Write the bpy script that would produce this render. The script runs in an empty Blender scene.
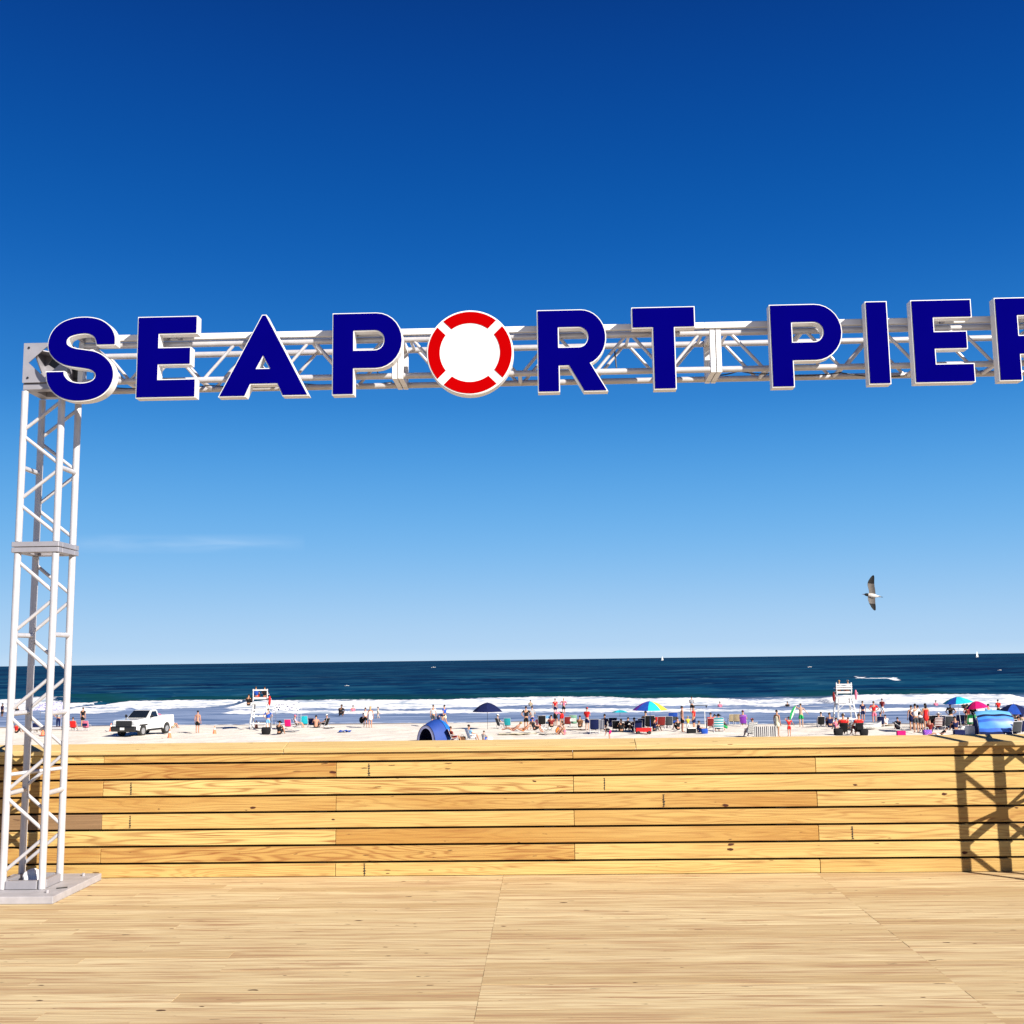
import bpy, bmesh, math, random
import numpy as np
from math import sin, cos, tan, pi, radians, sqrt, atan2
from mathutils import Vector, Matrix, noise as mnoise
random.seed(7)
S = bpy.context.scene
COL = S.collection

# ------------------------------------------------------------ camera, sky, sun, exposure
H_EYE = 1.68
FPX = 1110.0
cam_d = bpy.data.cameras.new('camera'); cam = bpy.data.objects.new('camera', cam_d); COL.objects.link(cam)
S.camera = cam
cam_d.sensor_width = 36; cam_d.lens = FPX/1024*36; cam_d.clip_start = .1; cam_d.clip_end = 60000
CR = Matrix.Rotation(radians(1.7), 4, 'Z') @ Matrix.Rotation(pi/2+radians(7.57), 4, 'X') @ Matrix.Rotation(radians(-.745), 4, 'Z')
cam.matrix_world = Matrix.Translation((0, 0, H_EYE)) @ CR
S.render.resolution_x = 1024; S.render.resolution_y = 1024

SUN_EL, SUN_AZ = radians(29), radians(134)       # azimuth clockwise from +Y: behind the camera, to the right
w = bpy.data.worlds.new('World'); S.world = w; w.use_nodes = True
wn = w.node_tree; wn.nodes.clear()
def N(nt, t, **kw):
    n = nt.nodes.new(t)
    for k, v in kw.items():
        if k in n.inputs: n.inputs[k].default_value = v
        else: setattr(n, k, v)
    return n
out = N(wn, 'ShaderNodeOutputWorld'); bg = N(wn, 'ShaderNodeBackground'); bg.inputs['Strength'].default_value = .1
sky = N(wn, 'ShaderNodeTexSky'); sky.sky_type = 'NISHITA'; sky.sun_disc = False
sky.sun_elevation = SUN_EL; sky.sun_rotation = SUN_AZ
sky.air_density = 1.0; sky.dust_density = .15; sky.ozone_density = 4.0
EXPO = 1.25
SKY = [(0.0, (194, 221, 245)), (.010, (182, 214, 244)), (.054, (152, 199, 241)), (.098, (120, 184, 238)), (.141, (97, 170, 232)), (.186, (72, 152, 223)),
       (.229, (48, 132, 211)), (.312, (20, 103, 190)), (.39, (7, 87, 172)), (.465, (3, 72, 156)), (.534, (2, 60, 139)), (.75, (2, 42, 110)), (1.0, (2, 34, 95))]
# thin cirrus wisp, by direction
tc = N(wn, 'ShaderNodeTexCoord'); sep = N(wn, 'ShaderNodeSeparateXYZ')
wn.links.new(tc.outputs['Generated'], sep.inputs[0])
def wm(op, a, b=None, c=None, clamp=False, nt=wn):
    n = nt.nodes.new('ShaderNodeMath'); n.operation = op; n.use_clamp = clamp
    for i, v in enumerate((a, b, c)):
        if v is None: continue
        if isinstance(v, (int, float)): n.inputs[i].default_value = v
        else: nt.links.new(v, n.inputs[i])
    return n.outputs[0]
az = wm('ARCTAN2', sep.outputs[0], sep.outputs[1])
mp = N(wn, 'ShaderNodeCombineXYZ')
wn.links.new(wm('MULTIPLY', az, 14.0), mp.inputs[0]); wn.links.new(wm('MULTIPLY', sep.outputs[2], 95.0), mp.inputs[1])
nz = N(wn, 'ShaderNodeTexNoise'); nz.inputs['Scale'].default_value = 1.0; nz.inputs['Detail'].default_value = 5; nz.inputs['Distortion'].default_value = .6
wn.links.new(mp.outputs[0], nz.inputs['Vector'])
el0 = wm('ADD', wm('MULTIPLY', az, .02), .1092)
de = wm('ABSOLUTE', wm('DIVIDE', wm('SUBTRACT', sep.outputs[2], el0), .009)); da = wm('ABSOLUTE', wm('DIVIDE', wm('ADD', az, .315), .10))
g1 = wm('SUBTRACT', 1.0, de, clamp=True); g2 = wm('SUBTRACT', 1.0, da, clamp=True)
wis = wm('MULTIPLY', wm('MULTIPLY', g1, wm('POWER', g2, .5)), wm('MULTIPLY', wm('SUBTRACT', nz.outputs[0], .22, clamp=True), 1.3), clamp=True)
mixw = N(wn, 'ShaderNodeMix', data_type='RGBA')
ramp = N(wn, 'ShaderNodeValToRGB'); cr = ramp.color_ramp; cr.interpolation = 'B_SPLINE'
while len(cr.elements) < len(SKY): cr.elements.new(.5)
for e_, (p_, c_) in zip(cr.elements, SKY): e_.position = p_
for e_, (p_, c_) in zip(cr.elements, SKY):
    e_.color = (*[((x/255+.055)/1.055)**2.4/2**EXPO for x in c_], 1)
wn.links.new(sep.outputs[2], ramp.inputs[0])
BGS = .1
up = N(wn, 'ShaderNodeVectorMath', operation='SCALE'); up.inputs['Scale'].default_value = 1/BGS; wn.links.new(ramp.outputs[0], up.inputs[0])
msk = N(wn, 'ShaderNodeMix', data_type='RGBA'); msk.inputs[0].default_value = .993
wn.links.new(sky.outputs[0], msk.inputs[6]); wn.links.new(up.outputs[0], msk.inputs[7])
wn.links.new(msk.outputs[2], mixw.inputs[6]); mixw.inputs[7].default_value = (2.1, 3.0, 4.1, 1)
wn.links.new(wis, mixw.inputs[0]); wn.links.new(mixw.outputs[2], bg.inputs['Color']); wn.links.new(bg.outputs[0], out.inputs[0])

sl = bpy.data.lights.new('sun', 'SUN'); sl.energy = 4.6; sl.angle = radians(.5); sl.color = (1, .93, .82)
so = bpy.data.objects.new('sun', sl); COL.objects.link(so)
sd = Vector((sin(SUN_AZ)*cos(SUN_EL), cos(SUN_AZ)*cos(SUN_EL), sin(SUN_EL)))
so.rotation_euler = sd.to_track_quat('Z', 'Y').to_euler(); so.location = (20, -20, 30)
S.view_settings.view_transform = 'Standard'; S.view_settings.look = 'None'; S.view_settings.gamma = 1
S.view_settings.exposure = EXPO

# ------------------------------------------------------------ surveying helpers
CRi = CR.to_3x3()
def ray(px, py): return CRi @ Vector(((px-512)/FPX, -(py-512)/FPX, -1.0))
WATER_Z = -4.17
def yshore(X):
    t = min(1, max(0, (X-2)/16)); t = t*t*(3-2*t)
    return 107.5 - 9.5*t + .9*sin(X*.11) + .4*sin(X*.31+1)
def sand_z(X, Y):
    if Y < 70: return -3.80
    ys = yshore(X)
    return -3.80 + (WATER_Z+3.80)*((Y-70)/(ys-70))**1.6 if Y < ys else WATER_Z - (Y-ys)*.03
def at(px, py):
    d = ray(px, py); z = -3.9
    for _ in range(12):
        t = (z-H_EYE)/d.z; X, Y = d.x*t, d.y*t
        z = max(sand_z(X, Y), WATER_Z)
    return Vector((X, Y, z))
def atY(px, py, Y):
    d = ray(px, py); return Vector((0, 0, H_EYE)) + d*(Y/d.y)

# ------------------------------------------------------------ materials
def lin(c):
    return tuple((x/12.92 if x <= .04045 else ((x+.055)/1.055)**2.4) for x in c)
def new_mat(name):
    m = bpy.data.materials.new(name); m.use_nodes = True
    nt = m.node_tree; b = nt.nodes['Principled BSDF']
    return m, nt, b
_mc = {}
def mat(name, col, rough=.6, metal=0, var=.12, scale=8, spec=.5, coat=0, bump=0):
    """one base colour, mottled by noise"""
    if name in _mc: return _mc[name]
    col = [c*.76 for c in col]
    m, nt, b = new_mat(name)
    t = N(nt, 'ShaderNodeTexCoord'); n = N(nt, 'ShaderNodeTexNoise'); n.inputs['Scale'].default_value = scale; n.inputs['Detail'].default_value = 4
    nt.links.new(t.outputs['Object'], n.inputs['Vector'])
    r = N(nt, 'ShaderNodeValToRGB'); r.color_ramp.elements[0].position = .3; r.color_ramp.elements[1].position = .7
    r.color_ramp.elements[0].color = (*[max(0, c*(1-var)) for c in col], 1); r.color_ramp.elements[1].color = (*[min(1, c*(1+var)) for c in col], 1)
    nt.links.new(n.outputs[0], r.inputs[0]); nt.links.new(r.outputs[0], b.inputs['Base Color'])
    b.inputs['Roughness'].default_value = rough; b.inputs['Metallic'].default_value = metal
    b.inputs['Specular IOR Level'].default_value = spec
    if coat: b.inputs['Coat Weight'].default_value = coat
    if bump:
        bp = N(nt, 'ShaderNodeBump'); bp.inputs['Strength'].default_value = bump; bp.inputs['Distance'].default_value = .01
        nt.links.new(n.outputs[0], bp.inputs['Height']); nt.links.new(bp.outputs[0], b.inputs['Normal'])
    _mc[name] = m
    return m

def wood(name, dark, light, grain, knot, rings=26, sx=.55, sc=9.0, knots=.5, rough=.75, weather=None):
    m, nt, b = new_mat(name); L = nt.links.new
    t = N(nt, 'ShaderNodeTexCoord'); a = N(nt, 'ShaderNodeAttribute'); a.attribute_name = 'tint'
    sp = N(nt, 'ShaderNodeSeparateColor'); L(a.outputs['Color'], sp.inputs[0])
    M = lambda op, x, y=None, z=None, clamp=False: wm(op, x, y, z, clamp, nt)
    off = N(nt, 'ShaderNodeCombineXYZ'); L(M('MULTIPLY', sp.outputs[1], 83.0), off.inputs[0]); L(M('MULTIPLY', sp.outputs[1], 37.0), off.inputs[1]); L(M('MULTIPLY', sp.outputs[1], 19.0), off.inputs[2])
    ad = N(nt, 'ShaderNodeVectorMath', operation='ADD'); L(t.outputs['Object'], ad.inputs[0]); L(off.outputs[0], ad.inputs[1])
    def noise(vs, detail=3, dist=0.0):
        mu = N(nt, 'ShaderNodeVectorMath', operation='MULTIPLY'); L(ad.outputs[0], mu.inputs[0]); mu.inputs[1].default_value = vs
        n = N(nt, 'ShaderNodeTexNoise'); n.inputs['Scale'].default_value = 1; n.inputs['Detail'].default_value = detail; n.inputs['Distortion'].default_value = dist
        L(mu.outputs[0], n.inputs['Vector']); return n.outputs[0], mu.outputs[0]
    big, _ = noise((sx, sc, sc), 2, .2)
    rg = M('POWER', M('ABSOLUTE', M('SINE', M('MULTIPLY', big, rings))), 5.0)
    fine, _ = noise((2.2, 95, 95), 3)
    tone, _ = noise((.7, 5, 5), 3)
    ln = M('MULTIPLY', rg, M('MULTIPLY', sp.outputs[2], 1.0))
    base = N(nt, 'ShaderNodeMix', data_type='RGBA'); base.inputs[6].default_value = (*dark, 1); base.inputs[7].default_value = (*light, 1)
    L(M('ADD', M('MULTIPLY', sp.outputs[0], .8), M('MULTIPLY', M('SUBTRACT', tone, .5), 1.1), clamp=True), base.inputs[0])
    g = N(nt, 'ShaderNodeMix', data_type='RGBA'); L(base.outputs[2], g.inputs[6]); g.inputs[7].default_value = (*grain, 1)
    L(M('ADD', M('MULTIPLY', ln, .58), M('MULTIPLY', M('SUBTRACT', fine, .5, clamp=True), 2.2), clamp=True), g.inputs[0])
    last = g.outputs[2]
    if weather:
        wx, _ = noise((.5, 2.2, 2.2), 4); st, _ = noise((1.7, 40, 40), 6, .4)
        q = N(nt, 'ShaderNodeMix', data_type='RGBA'); L(last, q.inputs[6]); q.inputs[7].default_value = (*weather, 1)
        L(M('MULTIPLY', M('MULTIPLY', M('SUBTRACT', st, .47, clamp=True), 8.0), M('ADD', wx, .15), clamp=True), q.inputs[0]); last = q.outputs[2]
    # knots
    kv = N(nt, 'ShaderNodeVectorMath', operation='MULTIPLY'); kn = N(nt, 'ShaderNodeTexNoise'); kn.inputs['Scale'].default_value = 18; L(ad.outputs[0], kn.inputs['Vector']); ka = N(nt, 'ShaderNodeVectorMath', operation='MULTIPLY_ADD'); L(kn.outputs['Color'], ka.inputs[0]); ka.inputs[1].default_value = (.05, .02, .02); L(ad.outputs[0], ka.inputs[2]); L(ka.outputs[0], kv.inputs[0]); kv.inputs[1].default_value = (5.5, 12, 12)
    v = N(nt, 'ShaderNodeTexVoronoi'); v.inputs['Scale'].default_value = 1; v.feature = 'F1'; L(kv.outputs[0], v.inputs['Vector'])
    vs = N(nt, 'ShaderNodeSeparateColor'); L(v.outputs['Color'], vs.inputs[0])
    r = M('MULTIPLY', M('GREATER_THAN', vs.outputs[0], 1-knots*.28), M('ADD', .07, M('MULTIPLY', vs.outputs[1], .11)))
    kk = M('MULTIPLY', M('SUBTRACT', r, v.outputs['Distance'], clamp=True), 22.0, clamp=True)
    dv = N(nt, 'ShaderNodeVectorMath', operation='MULTIPLY'); L(ka.outputs[0], dv.inputs[0]); dv.inputs[1].default_value = (9, 60, 60)
    v2 = N(nt, 'ShaderNodeTexVoronoi'); v2.inputs['Scale'].default_value = 1; L(dv.outputs[0], v2.inputs['Vector'])
    v2s = N(nt, 'ShaderNodeSeparateColor'); L(v2.outputs['Color'], v2s.inputs[0])
    k2 = M('MULTIPLY', M('SUBTRACT', M('MULTIPLY', M('GREATER_THAN', v2s.outputs[0], .955), M('ADD', .12, M('MULTIPLY', v2s.outputs[1], .25))), v2.outputs['Distance'], clamp=True), 9.0, clamp=True)
    kk = M('MAXIMUM', kk, M('MULTIPLY', k2, .8))
    k = N(nt, 'ShaderNodeMix', data_type='RGBA'); L(last, k.inputs[6]); k.inputs[7].default_value = (*knot, 1); L(kk, k.inputs[0])
    L(k.outputs[2], b.inputs['Base Color']); b.inputs['Roughness'].default_value = rough; b.inputs['Specular IOR Level'].default_value = .25
    bp = N(nt, 'ShaderNodeBump'); bp.inputs['Strength'].default_value = .25; bp.inputs['Distance'].default_value = .004
    L(M('SUBTRACT', fine, rg), bp.inputs['Height']); L(bp.outputs[0], b.inputs['Normal'])
    return m

WHITE = mat('white_powder_coat', (.80, .79, .79), .42, 0, .04, 3)
ALU = mat('aluminium_tube', (.60, .59, .62), .4, .25, .07, 14)
ALUP = mat('aluminium_plate', (.38, .37, .41), .45, .35, .08, 9)
BLUE = mat('navy_acrylic_face', (.0010, .0003, .135), .5, 0, .06, 2, .0); BLUE.node_tree.nodes['Principled BSDF'].inputs['IOR'].default_value = 1.02
RED = mat('red_acrylic_face', (.385, .0005, .0012), .5, 0, .05, 2, .0)
WFACE = mat('white_acrylic_face', (.88, .87, .87), .35, 0, .02, 2)
FENCEW = wood('yellow_pine_board', (.335, .18, .045), (.51, .385, .145), (.20, .070, .017), (.05, .012, .005), knots=.55, rings=50, sc=8)
CAPW = wood('pine_cap_board', (.45, .31, .12), (.54, .42, .20), (.33, .17, .055), (.10, .03, .01), knots=.4, rings=50, sc=7)
DECKW = wood('weathered_deck_board', (.44, .325, .17), (.60, .49, .29), (.33, .20, .09), (.07, .035, .016), knots=.5, sc=14, weather=(.33, .20, .105))

# ------------------------------------------------------------ mesh helpers
class MB:
    def __init__(s): s.v = []; s.f = []; s.m = []; s.sm = []; s.col = []
    def add(s, vs, fs, mi=0, smooth=False, col=None):
        o = len(s.v); s.v += [tuple(x) for x in vs]; s.f += [tuple(i+o for i in f) for f in fs]
        s.m += [mi]*len(fs); s.sm += [smooth]*len(fs); s.col += [col]*len(fs)
    def box(s, c, d, rot=None, mi=0, col=None):
        c = Vector(c); d = Vector(d)/2
        vs = [Vector((x*d.x, y*d.y, z*d.z)) for x in (-1, 1) for y in (-1, 1) for z in (-1, 1)]
        if rot is not None: vs = [rot @ v for v in vs]
        s.add([v+c for v in vs], [(0, 1, 3, 2), (4, 6, 7, 5), (0, 4, 5, 1), (2, 3, 7, 6), (0, 2, 6, 4), (1, 5, 7, 3)], mi, False, col)
    def bar(s, a, b, wd, th, up=(0, 0, 1), mi=0):
        a, b = Vector(a), Vector(b); z = (b-a); L = z.length; z.normalize()
        x = Vector(up).cross(z)
        if x.length < 1e-4: x = Vector((1, 0, 0))
        x.normalize(); y = z.cross(x)
        s.box((a+b)/2, (wd, th, L), Matrix((x, y, z)).transposed(), mi)
    def tube(s, a, b, r0, r1=None, n=8, mi=0, caps=True):
        a, b = Vector(a), Vector(b); r1 = r0 if r1 is None else r1
        z = (b-a).normalized(); x = z.orthogonal().normalized(); y = z.cross(x)
        vs = []
        for p, r in ((a, r0), (b, r1)):
            vs += [p+(x*cos(2*pi*i/n)+y*sin(2*pi*i/n))*r for i in range(n)]
        s.add(vs, [(i, (i+1) % n, n+(i+1) % n, n+i) for i in range(n)], mi, True)
        if caps: s.add(vs, [tuple(range(n))[::-1], tuple(range(n, 2*n))], mi, False)
    def path(s, pts, r, n=6, mi=0):
        for i in range(len(pts)-1): s.tube(pts[i], pts[i+1], r, n=n, mi=mi)
    def ell(s, c, r, n=10, k=6, rot=None, mi=0, z0=-1.0, z1=1.0):
        c = Vector(c); vs = []; t0, t1 = math.asin(z0), math.asin(z1)
        for j in range(k+1):
            t = t0+(t1-t0)*j/k
            for i in range(n):
                v = Vector((r[0]*cos(t)*cos(2*pi*i/n), r[1]*cos(t)*sin(2*pi*i/n), r[2]*sin(t)))
                if rot is not None: v = rot @ v
                vs.append(c+v)
        fs = [(j*n+i, j*n+(i+1) % n, (j+1)*n+(i+1) % n, (j+1)*n+i) for j in range(k) for i in range(n)]
        s.add(vs, fs, mi, True)
    def grid(s, P, mi=0, smooth=True, close=False):
        nr = len(P); nc = len(P[0]); vs = [p for r in P for p in r]
        fs = [(j*nc+i, j*nc+(i+1) % nc, (j+1)*nc+(i+1) % nc, (j+1)*nc+i) for j in range(nr-1) for i in range(nc if close else nc-1)]
        s.add(vs, fs, mi, smooth)
    def prism(s, poly, ax, t0, t1, mi=0, f=None):
        """poly of (u, v) extruded along axis ax from t0 to t1"""
        n = len(poly)
        def P(u, v, t):
            p = {'x': (t, u, v), 'y': (u, t, v), 'z': (u, v, t)}[ax]
            return f(Vector(p)) if f else p
        vs = [P(u, v, t0) for u, v in poly]+[P(u, v, t1) for u, v in poly]
        s.add(vs, [tuple(range(n)), tuple(range(2*n-1, n-1, -1))]+[(i, n+i, n+(i+1) % n, (i+1) % n) for i in range(n)], mi)
    def mesh(s, name, mats, origin=(0, 0, 0)):
        me = bpy.data.meshes.new(name); o = Vector(origin)
        me.from_pydata([Vector(v)-o for v in s.v], [], s.f)
        for m in (mats if isinstance(mats, (list, tuple)) else [mats]): me.materials.append(m)
        me.polygons.foreach_set('material_index', s.m); me.polygons.foreach_set('use_smooth', s.sm)
        if any(c is not None for c in s.col):
            ca = me.color_attributes.new('tint', 'FLOAT_COLOR', 'CORNER')
            for p, c in zip(me.polygons, s.col):
                for li in p.loop_indices: ca.data[li].color = (*(c or (.5, .5, .5)), 1)
        me.update()
        bm = bmesh.new(); bm.from_mesh(me); bmesh.ops.recalc_face_normals(bm, faces=bm.faces); bm.to_mesh(me); bm.free()
        return me
    def build(s, name, mats, parent=None, origin=(0, 0, 0), loc=None):
        o = bpy.data.objects.new(name, s.mesh(name, mats, origin)); COL.objects.link(o)
        o.location = loc if loc is not None else origin
        if parent: o.parent = parent
        return o
def bevel(o, wd=.004, seg=1):
    m = o.modifiers.new('bevel', 'BEVEL'); m.width = wd; m.segments = seg; m.limit_method = 'ANGLE'; return o
def tag(o, label=None, cat=None, group=None, kind=None):
    if label: o['label'] = label
    if cat: o['category'] = cat
    if group: o['group'] = group
    if kind: o['kind'] = kind
    return o
def thing(name, label, cat, loc=(0, 0, 0), rz=0, group=None):
    o = bpy.data.objects.new(name, None); COL.objects.link(o); o.location = loc; o.rotation_euler = (0, 0, rz)
    o.empty_display_size = .1
    return tag(o, label, cat, group)
def child(name, me, mats, parent, label=None):
    """object on shared mesh data with its own materials"""
    o = bpy.data.objects.new(name, me); COL.objects.link(o); o.parent = parent
    for i, m in enumerate(mats if isinstance(mats, (list, tuple)) else [mats]):
        o.material_slots[i].link = 'OBJECT'; o.material_slots[i].material = m
    if label: o['label'] = label
    return o

# ------------------------------------------------------------ setting: sand
def sand_mat():
    m, nt, b = new_mat('dry_sand'); L = nt.links.new
    t = N(nt, 'ShaderNodeTexCoord')
    a = N(nt, 'ShaderNodeTexNoise'); a.inputs['Scale'].default_value = .35; a.inputs['Detail'].default_value = 6; L(t.outputs['Object'], a.inputs['Vector'])
    c = N(nt, 'ShaderNodeTexNoise'); c.inputs['Scale'].default_value = 3.0; c.inputs['Detail'].default_value = 4; L(t.outputs['Object'], c.inputs['Vector'])
    r = N(nt, 'ShaderNodeValToRGB'); r.color_ramp.elements[0].position = .3; r.color_ramp.elements[1].position = .62
    r.color_ramp.elements[0].color = (.56, .49, .41, 1); r.color_ramp.elements[1].color = (.66, .62, .56, 1)
    mx = N(nt, 'ShaderNodeMath', operation='ADD'); ml = N(nt, 'ShaderNodeMath', operation='MULTIPLY'); ml.inputs[1].default_value = .5
    L(a.outputs[0], mx.inputs[0]); L(c.outputs[0], mx.inputs[1]); L(mx.outputs[0], ml.inputs[0]); L(ml.outputs[0], r.inputs[0])
    at_ = N(nt, 'ShaderNodeAttribute'); at_.attribute_name = 'wet'
    w_ = N(nt, 'ShaderNodeMix', data_type='RGBA'); L(at_.outputs['Fac'], w_.inputs[0]); L(r.outputs[0], w_.inputs[6]); w_.inputs[7].default_value = (.22, .18, .145, 1)
    L(w_.outputs[2], b.inputs['Base Color']); b.inputs['Roughness'].default_value = .9; b.inputs['Specular IOR Level'].default_value = .15
    bp = N(nt, 'ShaderNodeBump'); bp.inputs['Strength'].default_value = .4; bp.inputs['Distance'].default_value = .06; L(c.outputs[0], bp.inputs['Height']); L(bp.outputs[0], b.inputs['Normal'])
    return m
def np_mesh(name, X, Y, Z, attrs, m):
    nr, nc = X.shape
    co = np.stack([X, Y, Z], -1).reshape(-1, 3)
    idx = np.arange(nr*nc).reshape(nr, nc)
    q = np.stack([idx[:-1, :-1], idx[:-1, 1:], idx[1:, 1:], idx[1:, :-1]], -1).reshape(-1, 4)
    me = bpy.data.meshes.new(name); me.vertices.add(len(co)); me.vertices.foreach_set('co', co.astype(np.float32).ravel())
    me.loops.add(q.size); me.loops.foreach_set('vertex_index', q.astype(np.int32).ravel())
    me.polygons.add(len(q)); me.polygons.foreach_set('loop_start', np.arange(0, q.size, 4, dtype=np.int32)); me.polygons.foreach_set('loop_total', np.full(len(q), 4, dtype=np.int32))
    me.polygons.foreach_set('use_smooth', np.ones(len(q), dtype=bool))
    me.update(calc_edges=True)
    for k, v in attrs.items():
        if v.ndim == 3:
            a = me.color_attributes.new(k, 'FLOAT_COLOR', 'POINT'); a.data.foreach_set('color', v.reshape(-1, 4).astype(np.float32).ravel())
        else:
            a = me.attributes.new(k, 'FLOAT', 'POINT'); a.data.foreach_set('value', v.astype(np.float32).ravel())
    me.materials.append(m); me.validate()
    o = bpy.data.objects.new(name, me); COL.objects.link(o); return o
xs = np.concatenate([[-3000, -900, -300, -150], np.arange(-75, 75, .6), [90, 150, 300, 900, 3000]])
ys = np.concatenate([[-80, -20, 20, 50, 65], np.arange(70, 112, .45), [115, 120, 140, 200, 400]])
SX, SY = np.meshgrid(xs, ys); SZ = np.vectorize(sand_z)(SX, SY)
rs = np.random.RandomState(3)
bump = sum(a*np.sin(SX*fx+SY*fy+p) for a, fx, fy, p in [(.035, 1.1, .7, 0), (.03, -.8, 1.7, 1), (.025, 2.3, -1.1, 2), (.02, 3.1, 2.2, 3)]) + rs.uniform(-.025, .025, SX.shape)
YS = np.vectorize(yshore)(SX)
fade = np.clip((YS-1.5-SY)/4, 0, 1)*(SY > 69)
wet = np.clip((SY-(YS-2.2-.8*np.sin(SX*.23)))/1.4, 0, 1)
o = np_mesh('sand', SX, SY, SZ+bump*fade, {'wet': wet}, sand_mat()); tag(o, kind='structure')

# ------------------------------------------------------------ setting: sea with breakers
def sea_mat():
    m, nt, b = new_mat('sea_water'); L = nt.links.new
    M = lambda op, x, y=None, z=None, clamp=False: wm(op, x, y, z, clamp, nt)
    t = N(nt, 'ShaderNodeTexCoord'); a = N(nt, 'ShaderNodeAttribute'); a.attribute_name = 'sea'
    s = N(nt, 'ShaderNodeSeparateColor'); L(a.outputs['Color'], s.inputs[0])
    def noise(vs, detail=4, dist=.3):
        mu = N(nt, 'ShaderNodeVectorMath', operation='MULTIPLY'); L(t.outputs['Object'], mu.inputs[0]); mu.inputs[1].default_value = vs
        n = N(nt, 'ShaderNodeTexNoise'); n.inputs['Scale'].default_value = 1; n.inputs['Detail'].default_value = detail; n.inputs['Distortion'].default_value = dist
        L(mu.outputs[0], n.inputs['Vector']); return n.outputs[0]
    n1 = noise((.016, .035, 1)); n2 = noise((.09, .10, 1), 5); n3 = noise((.0035, .0022, 1), 8)
    tone = M('ADD', M('MULTIPLY', n1, .34), M('ADD', M('MULTIPLY', n2, .33), M('MULTIPLY', n3, .33)))
    r = N(nt, 'ShaderNodeValToRGB'); e = r.color_ramp.elements
    e[0].position = .445; e[0].color = (.0004, .011, .045, 1); e[1].position = .56; e[1].color = (.003, .044, .096, 1)
    x = r.color_ramp.elements.new(.5); x.color = (.0006, .022, .068, 1)
    L(tone, r.inputs[0])
    n8 = noise((.16, .28, 1), 5, 1.0); n9 = noise((.02, .03, 1), 7, 1.0)
    stk = N(nt, 'ShaderNodeMix', data_type='RGBA'); L(r.outputs[0], stk.inputs[6]); stk.inputs[7].default_value = (.035, .12, .18, 1)
    L(M('ADD', M('MULTIPLY', M('SUBTRACT', n8, .58, clamp=True), 3.2), M('MULTIPLY', M('SUBTRACT', n9, .56, clamp=True), 3.0), clamp=True), stk.inputs[0])
    gr = N(nt, 'ShaderNodeMix', data_type='RGBA'); L(stk.outputs[2], gr.inputs[6]); gr.inputs[7].default_value = (.002, .040, .044, 1); L(s.outputs[2], gr.inputs[0])
    # shallow water, the sky's reflection put into its pale blue
    n4 = noise((.10, .55, 1), 5)
    r2 = N(nt, 'ShaderNodeValToRGB'); r2.color_ramp.elements[0].position = .38; r2.color_ramp.elements[1].position = .62
    r2.color_ramp.elements[0].color = (.075, .12, .23, 1); r2.color_ramp.elements[1].color = (.24, .30, .44, 1); L(n4, r2.inputs[0])
    sh = N(nt, 'ShaderNodeMix', data_type='RGBA'); L(gr.outputs[2], sh.inputs[6]); L(r2.outputs[0], sh.inputs[7]); L(s.outputs[1], sh.inputs[0])
    # foam
    n5 = noise((.5, .9, 1), 6, .5); n6 = noise((.12, .5, 1), 4)
    fm = M('MULTIPLY', M('SUBTRACT', M('ADD', s.outputs[0], M('ADD', M('MULTIPLY', M('SUBTRACT', n5, .5), 1.2), M('MULTIPLY', M('SUBTRACT', n6, .5), 1.3))), .42), 5.0, clamp=True)
    fm = M('MULTIPLY', fm, M('GREATER_THAN', s.outputs[0], .02))
    fo = N(nt, 'ShaderNodeMix', data_type='RGBA'); L(sh.outputs[2], fo.inputs[6]); L(fm, fo.inputs[0])
    n7 = noise((.22, .30, 1), 6, .8); fc = N(nt, 'ShaderNodeValToRGB'); fc.color_ramp.elements[0].position = .36; fc.color_ramp.elements[1].position = .52
    fc.color_ramp.elements[0].color = (.30, .36, .44, 1); fc.color_ramp.elements[1].color = (.72, .72, .73, 1); L(n7, fc.inputs[0]); L(fc.outputs[0], fo.inputs[7])
    bp = N(nt, 'ShaderNodeBump'); bp.inputs['Strength'].default_value = .55; bp.inputs['Distance'].default_value = .45
    L(M('ADD', n2, M('MULTIPLY', n5, .3)), bp.inputs['Height'])
    df = N(nt, 'ShaderNodeBsdfDiffuse'); gl = N(nt, 'ShaderNodeBsdfGlossy'); gl.inputs['Roughness'].default_value = .35; mxs = N(nt, 'ShaderNodeMixShader')
    L(fo.outputs[2], df.inputs['Color']); L(bp.outputs[0], df.inputs['Normal']); L(bp.outputs[0], gl.inputs['Normal'])
    L(M('ADD', .025, M('MULTIPLY', M('SUBTRACT', s.outputs[1], fm, clamp=True), .10)), mxs.inputs[0]); L(df.outputs[0], mxs.inputs[1]); L(gl.outputs[0], mxs.inputs[2])
    L(mxs.outputs[0], nt.nodes['Material Output'].inputs['Surface']); nt.nodes.remove(b)
    return m
def bandtab(rows, dy=0):
    r = []
    for px, yt, yb in rows:
        f_, n_ = at(px, yt+dy), at(px, yb+dy); mx = (f_.x+n_.x)/2
        r.append((mx, f_.y, n_.y))
    return np.array(r)
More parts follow.
